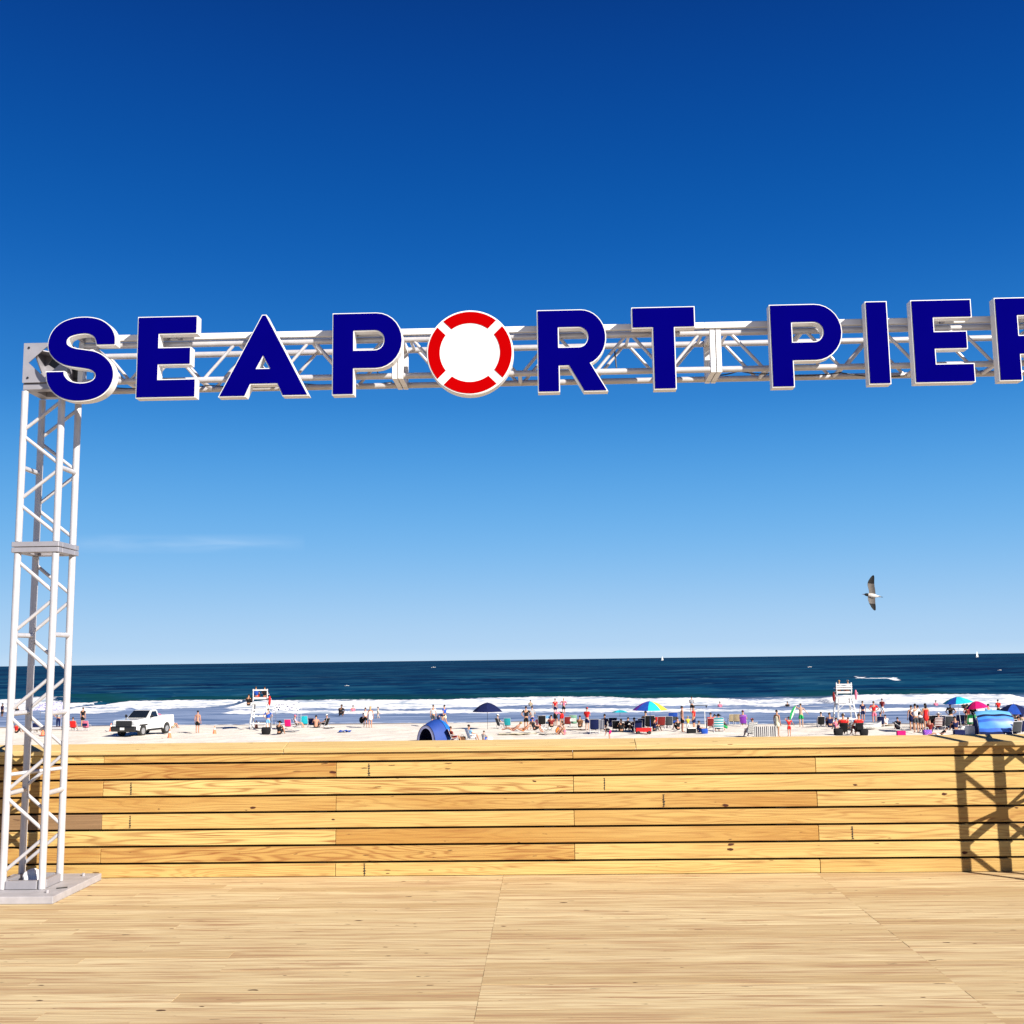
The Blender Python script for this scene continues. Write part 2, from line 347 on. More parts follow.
bands = [  # (px, top, bottom, strength) lines of white water along the shore
 (1.0, [(-40, 697, 709), (-12, 698, 709.5), (6, 700, 710), (26, 704, 711), (56, 703.5, 710), (72, 702, 708.5), (79, 704, 706)]),
 (1.0, [(92, 703, 705.5), (102, 700.5, 706.5), (150, 701, 707.5), (200, 700.3, 707), (224, 699.6, 706.8), (228, 701, 705)]),
 (.85, [(60, 708, 712), (85, 708, 713.5), (112, 708.5, 713), (120, 710, 711.5)]),
 (.8, [(226, 711, 713), (250, 711, 713.5), (330, 711.5, 713.2), (420, 711, 713), (470, 710, 712.5), (600, 709, 712), (720, 709.3, 711.6), (800, 710.5, 712.5), (900, 708.5, 710.5), (1060, 708, 711)]),
 (1.0, [(236, 703, 706), (246, 701.5, 708), (330, 700.5, 707.5), (400, 700.5, 708), (450, 700, 706.5), (490, 698.5, 705), (530, 697, 704), (575, 696.3, 703.5), (610, 697.5, 704), (640, 699, 705)]),
 (.30, [(420, 706, 709.5), (520, 704.5, 708.5), (640, 703, 708.5), (700, 704, 708), (800, 703, 708), (850, 704, 708)]),
 (1.0, [(630, 699, 704.5), (660, 699, 705), (700, 698, 704), (735, 699, 703.5), (752, 701.5, 702.5)]),
 (.7, [(735, 698.5, 706), (760, 699.5, 707), (800, 697.5, 704), (840, 698.5, 704)]),
 (1.0, [(828, 701, 702), (842, 698, 703), (860, 696, 703), (900, 695, 704), (950, 694.5, 705.5), (990, 694.5, 706), (1060, 694.5, 706)]),
 (.9, [(856, 678.3, 678.6), (864, 677.6, 679), (871, 677.4, 679.6), (877, 676.9, 681.0), (881, 677.2, 679.8), (890, 677.6, 678.8), (896, 677.9, 678.3)]),
]
xs = np.arange(-118, 118.1, .42)
ys = np.concatenate([np.arange(94, 150, .45), np.arange(150, 235, .7), np.arange(235, 330, 2.2), [340, 360, 400, 460, 550, 700, 1000, 1600, 3000, 6000, 12000, 25000]])
WX, WY = np.meshgrid(np.concatenate([[-30000, -6000, -1500, -400, -180], xs, [180, 400, 1500, 6000, 30000]]), ys)
foam = np.zeros(WX.shape); rise = np.zeros(WX.shape); green = np.zeros(WX.shape)
wob = .9*np.sin(WX*.16+WY*.05)+.6*np.sin(WX*.43+1.3)+.4*np.sin(WX*.97+WY*.2)
for st, rows in bands:
    T = bandtab(rows, 1.6 if st > .95 else .6 if rows[0][1] > 690 else 0); ins = (WX >= T[0, 0]) & (WX <= T[-1, 0])
    yf = np.interp(WX, T[:, 0], T[:, 1])+wob*.35; yn = np.interp(WX, T[:, 0], T[:, 2])+wob*.6
    mid = (yf+yn)/2; hw = np.maximum((yf-yn)/2, .3)
    q = (WY-mid)/hw
    e = np.clip((1.15-np.abs(q))/.5, 0, 1)*ins
    foam = np.maximum(foam, e*st)
    if st > .95 and rows[0][1] > 690:
        rise = np.maximum(rise, ins*.34*np.exp(-((WY-(yf-1))/4.5)**2))
        green = np.maximum(green, ins*np.clip(1.15-np.abs((WY-(yf+16))/17), 0, 1)*(WY > yf-1))
    elif st > .6: rise = np.maximum(rise, ins*.16*np.exp(-((WY-yf)/2.5)**2))
YSH = np.vectorize(yshore)(WX)
edge = np.clip(1.2-np.abs((WY-(YSH+.6+.8*np.sin(WX*.23)))/.9), 0, 1)
foam = np.maximum(foam, edge*.55)
shal = np.clip((168-WY+wob*1.5)/22, 0, 1)
foam = np.maximum(foam, .24*shal*(WY > 130))
swell = .16*np.sin(WY*.21+.6*np.sin(WX*.03))+.10*np.sin(WY*.43+WX*.05+1)+.06*np.sin(WY*.9-WX*.11)
swell *= np.clip((WY-150)/40, 0, 1)*np.clip((900-WY)/500, 0, 1)
seaA = np.stack([foam, shal, green*.8, np.ones_like(foam)], -1)
o = np_mesh('sea', WX, WY, WATER_Z+rise+swell+rs.uniform(-.05, .05, WX.shape)*(foam > .3), {'sea': seaA}, sea_mat()); tag(o, kind='structure')

# ------------------------------------------------------------ pier deck
WALL_Y = 9.01
dk = MB(); bw = .1405; y = WALL_Y+.14
seams0 = -.372+2.44*np.arange(-7, 8)
row = 0
while y > -3:
    seams = np.array([q_ if k_ in (7, 8) else q_+random.uniform(-1, 1) for k_, q_ in enumerate(seams0)])
    for i in range(len(seams)-1):
        tone = min(1, max(0, random.gauss(.6, .42)))
        dz = random.uniform(-.0012, .0012)
        g_ = .006 if random.random() < .12 else .0015
        dk.box(((seams[i]+seams[i+1])/2, y-bw/2, -.019+dz), (seams[i+1]-seams[i]-random.uniform(.0002, .003), bw-g_, .038), None, 0, (tone, random.random(), random.uniform(.15, .75)))
    y -= bw; row += 1
deck = dk.build('deck', DECKW); tag(deck, kind='structure')
fr = MB(); fr.box((0, 3.1, -.14), (34.3, 12.3, .18))
for X in np.arange(-16, 17, 2.44):
    for Y in (-2.5, 3, 8.8): fr.tube((X, Y, -.2), (X, Y, -4.6), .16, n=10)
o = fr.build('pier_frame', mat('dark_treated_timber', (.10, .07, .045), .85)); tag(o, kind='structure')

# ------------------------------------------------------------ pine board fence
fence = thing('wooden_fence', 'low fence of wide yellow pine boards with dark gaps along the deck edge', 'fence', (0, WALL_Y, 0))
zg = [.957, .887, .761, .627, .499, .369, .240, .109, -.004]
J = (-3.58, -1.70, .19, 2.10)
odd = [J[0]-7.6, J[0]-3.8, J[0], J[2], J[2]+3.83, J[2]+7.6, J[2]+11.4]; even = [J[1]-9.5, J[1]-5.7, J[1]-2.0+.1, J[1], J[3], J[3]+3.8, J[3]+7.6, J[3]+11.4]
even = [J[1]-11.4, J[1]-7.6, J[1]-3.8, J[1], J[3], J[3]+3.8, J[3]+7.6, J[3]+11.4]
tonesT = {(0, 3): .45, (1, 2): .2, (1, 3): .55, (2, 2): .95, (3, 2): .3, (3, 3): .3, (4, 1): -1, (4, 2): .6, (4, 3): .35, (5, 2): .85, (5, 3): .1, (6, 2): .3, (6, 3): .9, (7, 2): .6}
ring_hi = {(1, 2), (2, 2), (5, 2), (6, 2)}
for r in range(8):
    e = odd if r % 2 == 0 else even
    top, bot = zg[r]-.0085, zg[r+1]+.0085
    if r == 0: top = .958
    if r == 7: bot = 0.003
    for i in range(len(e)-1):
        tone = tonesT.get((r, i), random.uniform(.2, 1.05))
        gr = 1.0 if (r, i) in ring_hi else random.uniform(.25, .8)
        m = FENCEW
        if tone < 0: tone = 0; gr = .3
        b = MB(); c = ((e[i]+e[i+1])/2, 0, (top+bot)/2)
        b.box((0, .019+random.uniform(-.0015, .0015), 0), (e[i+1]-e[i]-.003, .038, top-bot), None, 0, (tone, random.random(), gr))
        o = b.build('board', m, fence, loc=c); bevel(o, .003, 1)
        if (r, i) == (4, 1):
            o.material_slots[0].link = 'OBJECT'
            o.material_slots[0].material = wood('grey_brown_board', (.20, .12, .06), (.24, .15, .085), (.14, .08, .04), (.08, .04, .02)); o['label'] = 'grey brown board'
ct = MB()
for a, b_ in ((-16, -10.9), (-10.9, -6.0), (-6.0, -.32), (-.32, 0.72+.0), (.72, 5.5), (5.5, 11), (11, 16)): pass
tilt = math.atan2(.043, .185)
for a, b_ in ((-14.9, -8.6), (-8.6, -2.12), (-2.12, .69), (.69, 6.9), (6.9, 14.9)):
    b = MB(); R_ = Matrix.Rotation(tilt, 3, 'X')
    b.box((0, 0, 0), (b_-a-.003, .19, .036), R_, 0, (random.uniform(.45, .85), random.random(), .25))
    bevel(b.build('cap_board', CAPW, fence, loc=((a+b_)/2, .066, .999)), .004, 2)
for X in np.arange(-14.64, 14.8, 1.83):
    fp = MB(); fp.box((X, .065+.045, .46), (.09, .09, .96)); fp.build('post', mat('treated_post', (.33, .2, .09), .8), fence)
bk = MB(); bk.box((0, .16, .46), (29.6, .012, .94)); bk.build('gap_shade_sheet', mat('gap_shade_dark', (.035, .022, .014), .9), fence)  # near-black sheet added so the gaps between boards look shaded
# ink stamps and nail holes: tiny dark dashes in vertical rows on the boards, as on stamped lumber
def stamp(px, r):
    zc = (zg[r]+zg[r+1])/2; X = atY(px, 800, WALL_Y).x; nm = MB(); P_ = []
    for k in range(11):
        wd = random.uniform(.006, .013) if k % 2 == 0 else .0012
        P_.append([(X-wd, -.0035, zc+(k-5)*.0095), (X+wd*random.uniform(.2, 1), -.0035, zc+(k-5)*.0095)])
    nm.grid(P_, smooth=False); nm.build('ink_stamp', mat('black_ink', (.03, .02, .012), .8), fence)
for px, r in ((131, 2), (131, 4), (369, 1), (605, 2), (365, 7), (851, 5), (664, 3)): stamp(px, r)

# ------------------------------------------------------------ truss gantry
TY0, TY1 = 8.33, 8.63
ZT, ZB = 4.150, 3.862          # chord centres of the beam
gan = thing('truss_gantry', 'white aluminium box truss gantry of two towers and a beam carrying the sign letters', 'truss', (0, 8.48, 0))
GO = Vector((0, 8.48, 0))
def gpart(mb, name, m=ALU, parent=None):
    p = parent or gan
    o = mb.build(name, m, p); o.location = -GO if p is gan else (0, 0, 0); return o
def one(name, a, b, r, m=None):
    p = MB(); p.tube(a, b, r, n=12); gpart(p, name, m or ALU)
def tower(x0, x1, mirror=False):
    tw = None
    base = MB()
    zb0, zj0, zj1, zt = .056, 2.535, 2.62, 3.80
    posts = [(x0, TY0), (x1, TY0), (x0, TY1), (x1, TY1)]
    for k, (X, Y) in enumerate(posts):
        one('tower_post', (X, Y, zb0), (X, Y, zj0-.002), .0265); one('tower_post', (X, Y, zj1+.002), (X, Y, zt), .0265)
    # zigzag bracing on front and back, rungs on the sides
    nodes = np.linspace(2.50, .15, 9)
    for Y in (TY0, TY1):
        l, r_ = (x0, x1) if not mirror else (x1, x0)
        for i in range(8):
            a, b = (l, r_) if i % 2 == 0 else (r_, l)
            one('tower_brace', (a, Y, nodes[i]-.025), (b, Y, nodes[i+1]+.025), .0135)
        nu = np.linspace(3.74, 2.66, 5)
        for i in range(4):
            a, b = (r_, l) if i % 2 == 0 else (l, r_)
            one('tower_brace', (a, Y, nu[i]-.02), (b, Y, nu[i+1]+.02), .0135)
    for z in (nodes[2], nodes[4], nodes[6], 3.2):
        for X in (x0, x1): one('tower_rung', (X, TY0, z), (X, TY1, z), .019)
    one('tower_rung', (x0, TY1, nodes[4]-.13), (x1, TY1, nodes[4]-.13), .012)
    one('tower_rung', (x0, TY0, nodes[6]+.14), (x1, TY1, nodes[6]+.16), .014)
    def frame(z, th, name='end_plate', e=.036):
        f = MB(); a0, a1, b0, b1 = x0-e, x1+e, TY0-e, TY1+e; wv = .075
        f.box(((a0+a1)/2, b0+wv/2, z), (a1-a0, wv, th)); f.box(((a0+a1)/2, b1-wv/2, z), (a1-a0, wv, th))
        f.box((a0+wv/2, (b0+b1)/2, z), (wv, b1-b0-2*wv, th)); f.box((a1-wv/2, (b0+b1)/2, z), (wv, b1-b0-2*wv, th))
        bevel(gpart(f, name, ALUP), .003)
    frame(2.556, .038); frame(2.599, .038); frame(3.834, .05, 'end_plate', .014)
    f = MB(); e = .03
    f.box(((x0+x1)/2, TY0-.003, .086), (x1-x0-.06, .045, .06)); f.box(((x0+x1)/2, TY1, .086), (x1-x0-.06, .045, .06))
    for X in (x0, x1): f.box((X, (TY0+TY1)/2, .086), (.045, TY1-TY0-.06, .06))
    bevel(gpart(f, 'foot_frame', ALUP), .003)
    # base plate: shallow tray with bolts
    bp = MB(); px0, px1 = x0-.21, x1+.20
    bp.box(((px0+px1)/2, 8.505, .027), (px1-px0, .87, .052))
    for bx_, by_ in ((x1+.1, TY0-.13), (x0-.1, TY0-.13), (x1+.1, TY1+.2)): bp.tube((bx_, by_, .05), (bx_, by_, .075), .012, n=8)
    bevel(gpart(bp, 'base_plate', mat('painted_base_plate', (.40, .38, .40), .6, 0, .12, 12, bump=.1)), .006, 2)
    # corner block with diamond cut-outs
    cb = MB(); z0, z1 = 3.862, 4.178; a0, a1, b0, b1 = x0-.012, x1+.045, TY0-.032, TY1+.032
    def plate(P0, U, V, nrm, th=.008):
        P0, U, V, nrm = map(Vector, (P0, U, V, nrm))
        for k, off in enumerate((0, th)):
            q = P0+nrm*off
            c = [q, q+U, q+U+V, q+V]; m_ = [q+U*.5+V*.12, q+U*.88+V*.5, q+U*.5+V*.88, q+U*.12+V*.5]
            cb.add(c+m_, [(0, 1, 5, 4), (1, 2, 6, 5), (2, 3, 7, 6), (3, 0, 4, 7)])
        for c in ([P0, P0+U, P0+U+V, P0+V], [P0+U*.5+V*.12, P0+U*.88+V*.5, P0+U*.5+V*.88, P0+U*.12+V*.5]):
            cb.add(c+[x+nrm*th for x in c], [(i, (i+1) % 4, 4+(i+1) % 4, 4+i) for i in range(4)])
    W_, D_, Hh = a1-a0, b1-b0, z1-z0
    plate((a0, b0, z0), (W_, 0, 0), (0, 0, Hh), (0, 1, 0)); plate((a0, b1, z0), (W_, 0, 0), (0, 0, Hh), (0, -1, 0))
    plate((a0, b0+.008, z0), (0, D_-.016, 0), (0, 0, Hh), (1, 0, 0)); plate((a1, b0+.008, z0), (0, D_-.016, 0), (0, 0, Hh), (-1, 0, 0))
    plate((a0+.008, b0+.008, z1-.001), (W_-.016, 0, 0), (0, D_-.016, 0), (0, 0, -1)); plate((a0+.008, b0+.008, z0+.001), (W_-.016, 0, 0), (0, D_-.016, 0), (0, 0, 1))
    gpart(cb, 'corner_block', ALUP)
    bo = MB()
    for u in (.12, .88):
        for v_ in (.12, .88): bo = MB(); bo.tube((a0+W_*u, b0-.006, z0+Hh*v_), (a0+W_*u, b0+.012, z0+Hh*v_), .009, n=8); gpart(bo, 'bolt', mat('dark_steel_bolt', (.08, .08, .09), .4, .8))
tower(-4.03, -3.737)
tower(3.93, 4.225)
JX = [-3.615, -1.115, 1.330, 3.84]
for s_ in range(3):
    a, b = JX[s_]+.045, JX[s_+1]-.045
    for (Y, z) in ((TY0, ZT), (TY0, ZB), (TY1, ZT), (TY1, ZB)):
        c = MB(); c.tube((a, Y, z), (b, Y, z), .0235, n=16); gpart(c, 'beam_chord')
    nd = np.linspace(a+.05, b-.05, 9)
    for Y in (TY0, TY1):
        for i in range(8):
            za, zb = (ZT, ZB) if i % 2 == 0 else (ZB, ZT)
            one('beam_brace', (nd[i]+.02, Y, za), (nd[i+1]-.02, Y, zb), .0125)
    for i in (0, 2, 4, 6, 8):
        one('beam_rung', (nd[i], TY0, ZT), (nd[i], TY1, ZT), .0125)
    for i in (1, 3, 5, 7): one('beam_rung', (nd[i], TY0, ZB), (nd[i], TY1, ZB), .0165)
    for X in (a-.022, b+.022):
        f = MB(); wv = .05
        f.box((X, TY0, (ZT+ZB)/2), (.040, wv, ZT-ZB+.058)); f.box((X, TY1, (ZT+ZB)/2), (.040, wv, ZT-ZB+.058))
        f.box((X, (TY0+TY1)/2, ZT), (.040, TY1-TY0-wv, .05)); f.box((X, (TY0+TY1)/2, ZB), (.040, TY1-TY0-wv, .05))
        bevel(gpart(f, 'beam_end_plate', WHITE), .003)
for a, b in ((-3.60, -1.2), (-1.198, 1.25), (1.252, 3.95)):
    r_ = MB(); r_.box(((a+b)/2, TY0-.016, ZT+.052), (b-a, .05, .048)); bevel(gpart(r_, 'mounting_rail', WHITE), .004, 2)
cb = MB()
def cable(pts, r=.004):
    P_ = [Vector(p) for p in pts]
    sm_ = []
    for i in range(len(P_)-1):
        a, b = P_[i], P_[i+1]
        for k in range(6):
            t = k/6; q = a.lerp(b, t); q.z -= .035*sin(pi*t)*(b-a).length; sm_.append(q)
    sm_.append(P_[-1]); cb = MB(); cb.path(sm_, r, n=5); gpart(cb, 'cable', mat('black_cable', (.02, .02, .022), .5))
cable([(-3.4, TY0+.02, ZB-.03), (-3.1, TY0+.05, ZB-.04), (-2.6, TY0+.05, ZB-.03), (-1.9, TY1, ZB+.03), (-1.2, TY1, ZB+.03)])
cable([(1.4, TY1, ZB+.03), (1.55, TY1-.05, ZB+.05), (1.75, TY0+.05, ZB-.03), (2.3, TY0+.1, ZB-.02), (2.9, TY1, ZB), (3.5, TY1, ZB+.03)], .005)
cable([(-1.25, TY0+.04, ZT-.03), (-1.3, TY0+.05, ZB+.1), (-1.26, TY0+.04, ZB)]); cable([(.56, TY0+.02, ZT-.1), (.57, TY0, ZB+.03)], .006); cable([(2.9, TY0+.03, ZB+.18), (2.94, TY0, ZB+.1)], .008)
shadeb = MB(); shadeb.box((-3.80, 8.47, 4.03), (.14, .15, .10), Matrix.Rotation(.6, 3, 'Y')); shadeb.box((-3.66, 8.44, 3.95), (.08, .06, .09)); shadeb.tube((-3.72, 8.44, 3.87), (-3.72, 8.44, 4.0), .012)  # added black boxes stand in for the shaded inside of the corner block
gpart(shadeb, 'block_shade_box', mat('block_shade_black', (.03, .027, .03), .5))

# ------------------------------------------------------------ sign letters
def arc(cx, cy, rx, ry, a0, a1, n=14):
    return [(cx+rx*cos(radians(a0+(a1-a0)*i/n)), cy+ry*sin(radians(a0+(a1-a0)*i/n))) for i in range(n+1)]
def crom(pts, corners, n=5):
    """closed Catmull-Rom through pts, straight-broken at corner indices"""
    L = len(pts); out_ = []
    for i in range(L):
        p1, p2 = pts[i], pts[(i+1) % L]
        p0 = pts[i-1] if i not in corners else p1; p3 = pts[(i+2) % L] if (i+1) % L not in corners else p2
        for k in range(n):
            t = k/n
            out_.append(tuple(.5*(2*p1[j]+(p2[j]-p0[j])*t+(2*p0[j]-5*p1[j]+4*p2[j]-p3[j])*t*t+(3*p1[j]-p0[j]-3*p2[j]+p3[j])*t**3) for j in (0, 1)))
    return out_
def norm(pts, x0, yb, Hp): return [((x-x0)/Hp, (yb-y)/Hp) for x, y in pts]
S_raw = [(447, 210), (530, 210), (527, 168), (506, 128), (468, 98), (425, 84), (380, 80), (330, 85), (278, 105), (240, 142), (223, 190), (227, 235), (252, 272), (290, 297), (335, 310), (385, 318), (425, 328), (446, 350), (436, 374), (405, 387), (365, 388), (325, 376), (302, 352), (298, 333),
         (218, 333), (224, 378), (245, 418), (280, 448), (325, 465), (375, 470), (430, 464), (478, 444), (512, 408), (527, 360), (518, 310), (485, 268), (440, 243), (390, 233), (345, 225), (312, 208), (308, 186), (325, 168), (365, 158), (405, 158), (435, 176)]
SH = {
 'S': ([norm(crom(S_raw, {0, 1, 23, 24}), 218, 455, 375)]),
 'E': [[(x/373, y/373) for x, y in [(0, 0), (268, 0), (268, 80), (95, 80), (95, 152), (243, 152), (243, 228), (95, 228), (95, 295), (270, 295), (270, 373), (0, 373)]]],
 'A': [norm([(93, 497), (215, 497), (240, 441), (370, 441), (396, 497), (514, 497), (310, 118), (293, 118)], 93, 497, 379), norm([(300, 309), (334, 371), (266, 371)], 93, 497, 379)],
 'P': [[(x/378, y/378) for x, y in [(0, 0), (97, 0), (97, 120)]+arc(205, 249, 123, 129, -90, 90)+[(0, 378)]],
       [(x/378, y/378) for x, y in [(97, 203)]+arc(198, 250, 47, 47, -90, 90)+[(97, 297)]]],
 'R': [[(x/372, y/372) for x, y in [(0, 0), (98, 0), (98, 118), (146, 118), (217, 0), (324, 0), (246, 128)]+arc(205, 245, 118, 127, -60, 90)+[(0, 372)]],
       [(x/372, y/372) for x, y in [(97, 200)]+arc(194, 247, 47, 47, -90, 90)+[(97, 294)]]],
 'T': [[(x/378, y/378) for x, y in [(97, 0), (197, 0), (197, 286), (294, 286), (294, 378), (0, 378), (0, 286), (97, 286)]]],
 'I': [[(0, 0), (.262, 0), (.262, 1), (0, 1)]],
}
def area(p): return sum(p[i][0]*p[(i+1) % len(p)][1]-p[(i+1) % len(p)][0]*p[i][1] for i in range(len(p)))/2
def inset(p, d):
    n = len(p); r = []
    for i in range(n):
        a, b, c = Vector(p[i-1]), Vector(p[i]), Vector(p[(i+1) % n])
        e1 = (b-a); e2 = (c-b)
        if e1.length < 1e-9 or e2.length < 1e-9: r.append(tuple(b)); continue
        e1.normalize(); e2.normalize(); n1 = Vector((-e1.y, e1.x)); n2 = Vector((-e2.y, e2.x)); m_ = n1+n2
        if m_.length < 1e-6: m_ = n1
        k = d/max(.35, m_.normalized().dot(n1)); r.append(tuple(b+m_.normalized()*k))
    return r
def solid(name, loops, depth, m, parent, yc):
    """extruded outline with holes; local x right, z up"""
    cu = bpy.data.curves.new(name, 'CURVE'); cu.dimensions = '2D'; cu.fill_mode = 'BOTH'; cu.extrude = depth/2
    for lp in loops:
        sp = cu.splines.new('POLY'); sp.points.add(len(lp)-1)
        for i, (x, y_) in enumerate(lp): sp.points[i].co = (x, y_, 0, 1)
        sp.use_cyclic_u = True
    tmp = bpy.data.objects.new('tmp', cu); COL.objects.link(tmp)
    dg = bpy.context.evaluated_depsgraph_get(); me = bpy.data.meshes.new_from_object(tmp.evaluated_get(dg))
    bpy.data.objects.remove(tmp); bpy.data.curves.remove(cu)
    me.transform(Matrix.Translation((0, yc, 0)) @ Matrix.Rotation(pi/2, 4, 'X'))
    me.name = name; me.materials.clear(); me.materials.append(m)
    for p in me.polygons: p.use_smooth = False; p.material_index = 0
    o = bpy.data.objects.new(name, me); COL.objects.link(o); o.parent = parent; return o
LF = 8.13; LD = .088
def letter(ch, x0, x1, z0, z1, label):
    loops = SH[ch]; Hh = z1-z0; wmax = max(p[0] for p in loops[0]); sx = (x1-x0)/wmax
    L_ = []
    for i, lp in enumerate(loops):
        q = [(x*sx, y_*Hh) for x, y_ in lp]; A = area(q)
        if (i == 0) != (A > 0): q = q[::-1]
        L_.append(q)
    t = thing('sign_letter', label, 'letter', (x0, LF, z0), 0, 'blue letters of the pier sign')
    t2 = .0055
    solid('casing', [inset(q, -t2) for q in L_], LD, WHITE, t, LD/2)
    solid('face', [inset(q, .002) for q in L_], .006, BLUE, t, -.0025)
    b = MB(); cx = (x1-x0)/2 if ch != 'P' and ch != 'R' else .1
    for zz in (ZT+.04-z0,): 
        for dx in (-.05, .05): b.box((cx+dx, LD+.035, zz), (.03, .068, .04))
    b.build('bracket', ALUP, t)
    return t
LT = [('S', 47, 114.5, 'big blue letter S at the left end of the sign, above the tower'), ('E', 137.5, 196, 'blue letter E of SEAPORT, between the S and the A'),
 ('A', 220, 308, 'blue letter A with small triangular counter, second right of the S'), ('P', 333, 402, 'blue letter P just left of the lifebuoy disc'),
 ('R', 538.3, 606.3, 'blue letter R just right of the lifebuoy disc'), ('T', 633.5, 695.7, 'blue letter T ending the word SEAPORT'),
 ('P', 772, 843, 'blue letter P beginning the word PIER'), ('I', 868.7, 889.3, 'plain upright blue letter I of PIER'),
 ('E', 914.7, 974, 'blue letter E of PIER, between the I and the cut-off R'), ('R', 999, 1070, 'blue letter R cut off by the right edge of the photo')]
ZBS, ZTS = 3.683, 4.309
DZ = {2: -.004, 3: -.006, 4: -.017, 5: -.012, 6: -.015, 7: -.006, 8: -.004}
for k_, (ch, a, b, lab) in enumerate(LT):
    X0, X1 = atY(a, 360, LF).x, atY(b, 360, LF).x
    dz_ = DZ.get(k_, 0); letter(ch, X0, X1, ZBS+dz_+(.010 if ch == 'S' else 0), ZTS+dz_+(.012 if ch == 'S' else 0), lab)
# lifebuoy O
lb = thing('lifebuoy_sign', 'round white sign disc with four red lifebuoy bands, the O of SEAPORT', 'sign', (atY(470.5, 353, LF).x-.004, LF, 3.979))
Rr = .329
m_ = MB(); n_ = 72
ring = [(Rr*cos(2*pi*i/n_), Rr*sin(2*pi*i/n_)) for i in range(n_)]
m_.prism(ring, 'y', 0, LD); o = m_.build('casing', WHITE, lb)
m_ = MB(); m_.prism([(x*.985, y_*.985) for x, y_ in ring], 'y', -.005, -.0005); m_.build('face', WFACE, lb)
for k in range(4):
    b = MB(); ro, ri, hw = .316, .228, .032; pts = []
    c0 = k*pi/2
    ao = math.asin(hw/ro); ai = math.asin(hw/ri)
    pts = [(ro*cos(c0-pi/4+ao+(pi/2-2*ao)*i/16), ro*sin(c0-pi/4+ao+(pi/2-2*ao)*i/16)) for i in range(17)]
    inn = [(ri*cos(c0-pi/4+ai+(pi/2-2*ai)*i/16), ri*sin(c0-pi/4+ai+(pi/2-2*ai)*i/16)) for i in range(17)]
    for i in range(16):
        b.prism([pts[i], pts[i+1], inn[i+1], inn[i]], 'y', -.009, -.0055)
    b.build('red_band', RED, lb)

# white crumpled bag on the tower base plate
bm = bmesh.new(); bmesh.ops.create_icosphere(bm, subdivisions=4, radius=1)
for v in bm.verts:
    n = mnoise.noise(v.co*1.3)*.22+mnoise.noise(v.co*3.4)*.12+mnoise.noise(v.co*8)*.05
    v.co *= (1+n); v.co = Vector((v.co.x*.075, v.co.y*.06, max(-.03, v.co.z*.085)))
me = bpy.data.meshes.new('plastic_bag'); bm.to_mesh(me); bm.free(); me.materials.append(mat('white_plastic', (.85, .85, .86), .4))
o = bpy.data.objects.new('plastic_bag', me); COL.objects.link(o); o.location = (-3.875, 8.50, .085)
tag(o, 'crumpled white plastic bag lying inside the foot of the left truss tower', 'bag')
sl_ = MB(); sl_.box((0, 0, 0), (.075, .02, .006), Matrix.Rotation(.5, 3, 'Z')); o = sl_.build('steel_key', mat('dark_metal_piece', (.05, .05, .05), .4, .7), loc=(-3.60, 8.36, .057)); tag(o, 'small dark metal piece lying on the white base plate', 'metal piece')
#PART2
# ============================================================ BEACH: builders
def skin(chains, root=None, sub=1, name='body'):
    """chains: list of ([points], [radii]); points shared by value are welded; returns a mesh grown by Skin + Subdivision"""
    vs, rad, ed, idx = [], [], [], {}
    def vid(p, r):
        k = tuple(round(c, 4) for c in p)
        if k not in idx: idx[k] = len(vs); vs.append(k); rad.append(r if isinstance(r, tuple) else (r, r))
        return idx[k]
    for pts, rs_ in chains:
        ids = [vid(p, r) for p, r in zip(pts, rs_)]
        ed += [(a, b) for a, b in zip(ids[:-1], ids[1:]) if a != b]
    me = bpy.data.meshes.new(name); me.from_pydata(vs, list(set(ed)), [])
    ob = bpy.data.objects.new('tmp', me); COL.objects.link(ob)
    md = ob.modifiers.new('s', 'SKIN'); md.use_smooth_shade = True; md.branch_smoothing = .4
    sd_ = me.skin_vertices[0].data
    for i, r in enumerate(rad): sd_[i].radius = r; sd_[i].use_root = (i == (vid(root, .1) if root else 0))
    sb = ob.modifiers.new('d', 'SUBSURF'); sb.levels = sub; sb.render_levels = sub
    dg = bpy.context.evaluated_depsgraph_get(); res = bpy.data.meshes.new_from_object(ob.evaluated_get(dg))
    bpy.data.objects.remove(ob); bpy.data.meshes.remove(me); res.name = name
    for p in res.polygons: p.use_smooth = True
    res.materials.clear(); res.materials.append(None)
    return res
def J_stand(**k):
    j = dict(pel=(0, 0, .95), waist=(0, 0, 1.10), chest=(0, 0, 1.30), neck=(0, .0, 1.46), nk2=(0, -.01, 1.53), head=(0, -.015, 1.62), top=(0, -.005, 1.70),
             sL=(.18, 0, 1.41), eL=(.235, .02, 1.14), wL=(.25, -.04, .90), hL=(.25, -.06, .82),
             sR=(-.18, 0, 1.41), eR=(-.235, .02, 1.14), wR=(-.25, -.04, .90), hR=(-.25, -.06, .82),
             kL=(.10, -.01, .50), aL=(.10, .02, .09), tL=(.12, -.12, .03), kR=(-.10, -.01, .50), aR=(-.10, .02, .09), tR=(-.12, -.12, .03))
    j.update(k); return j
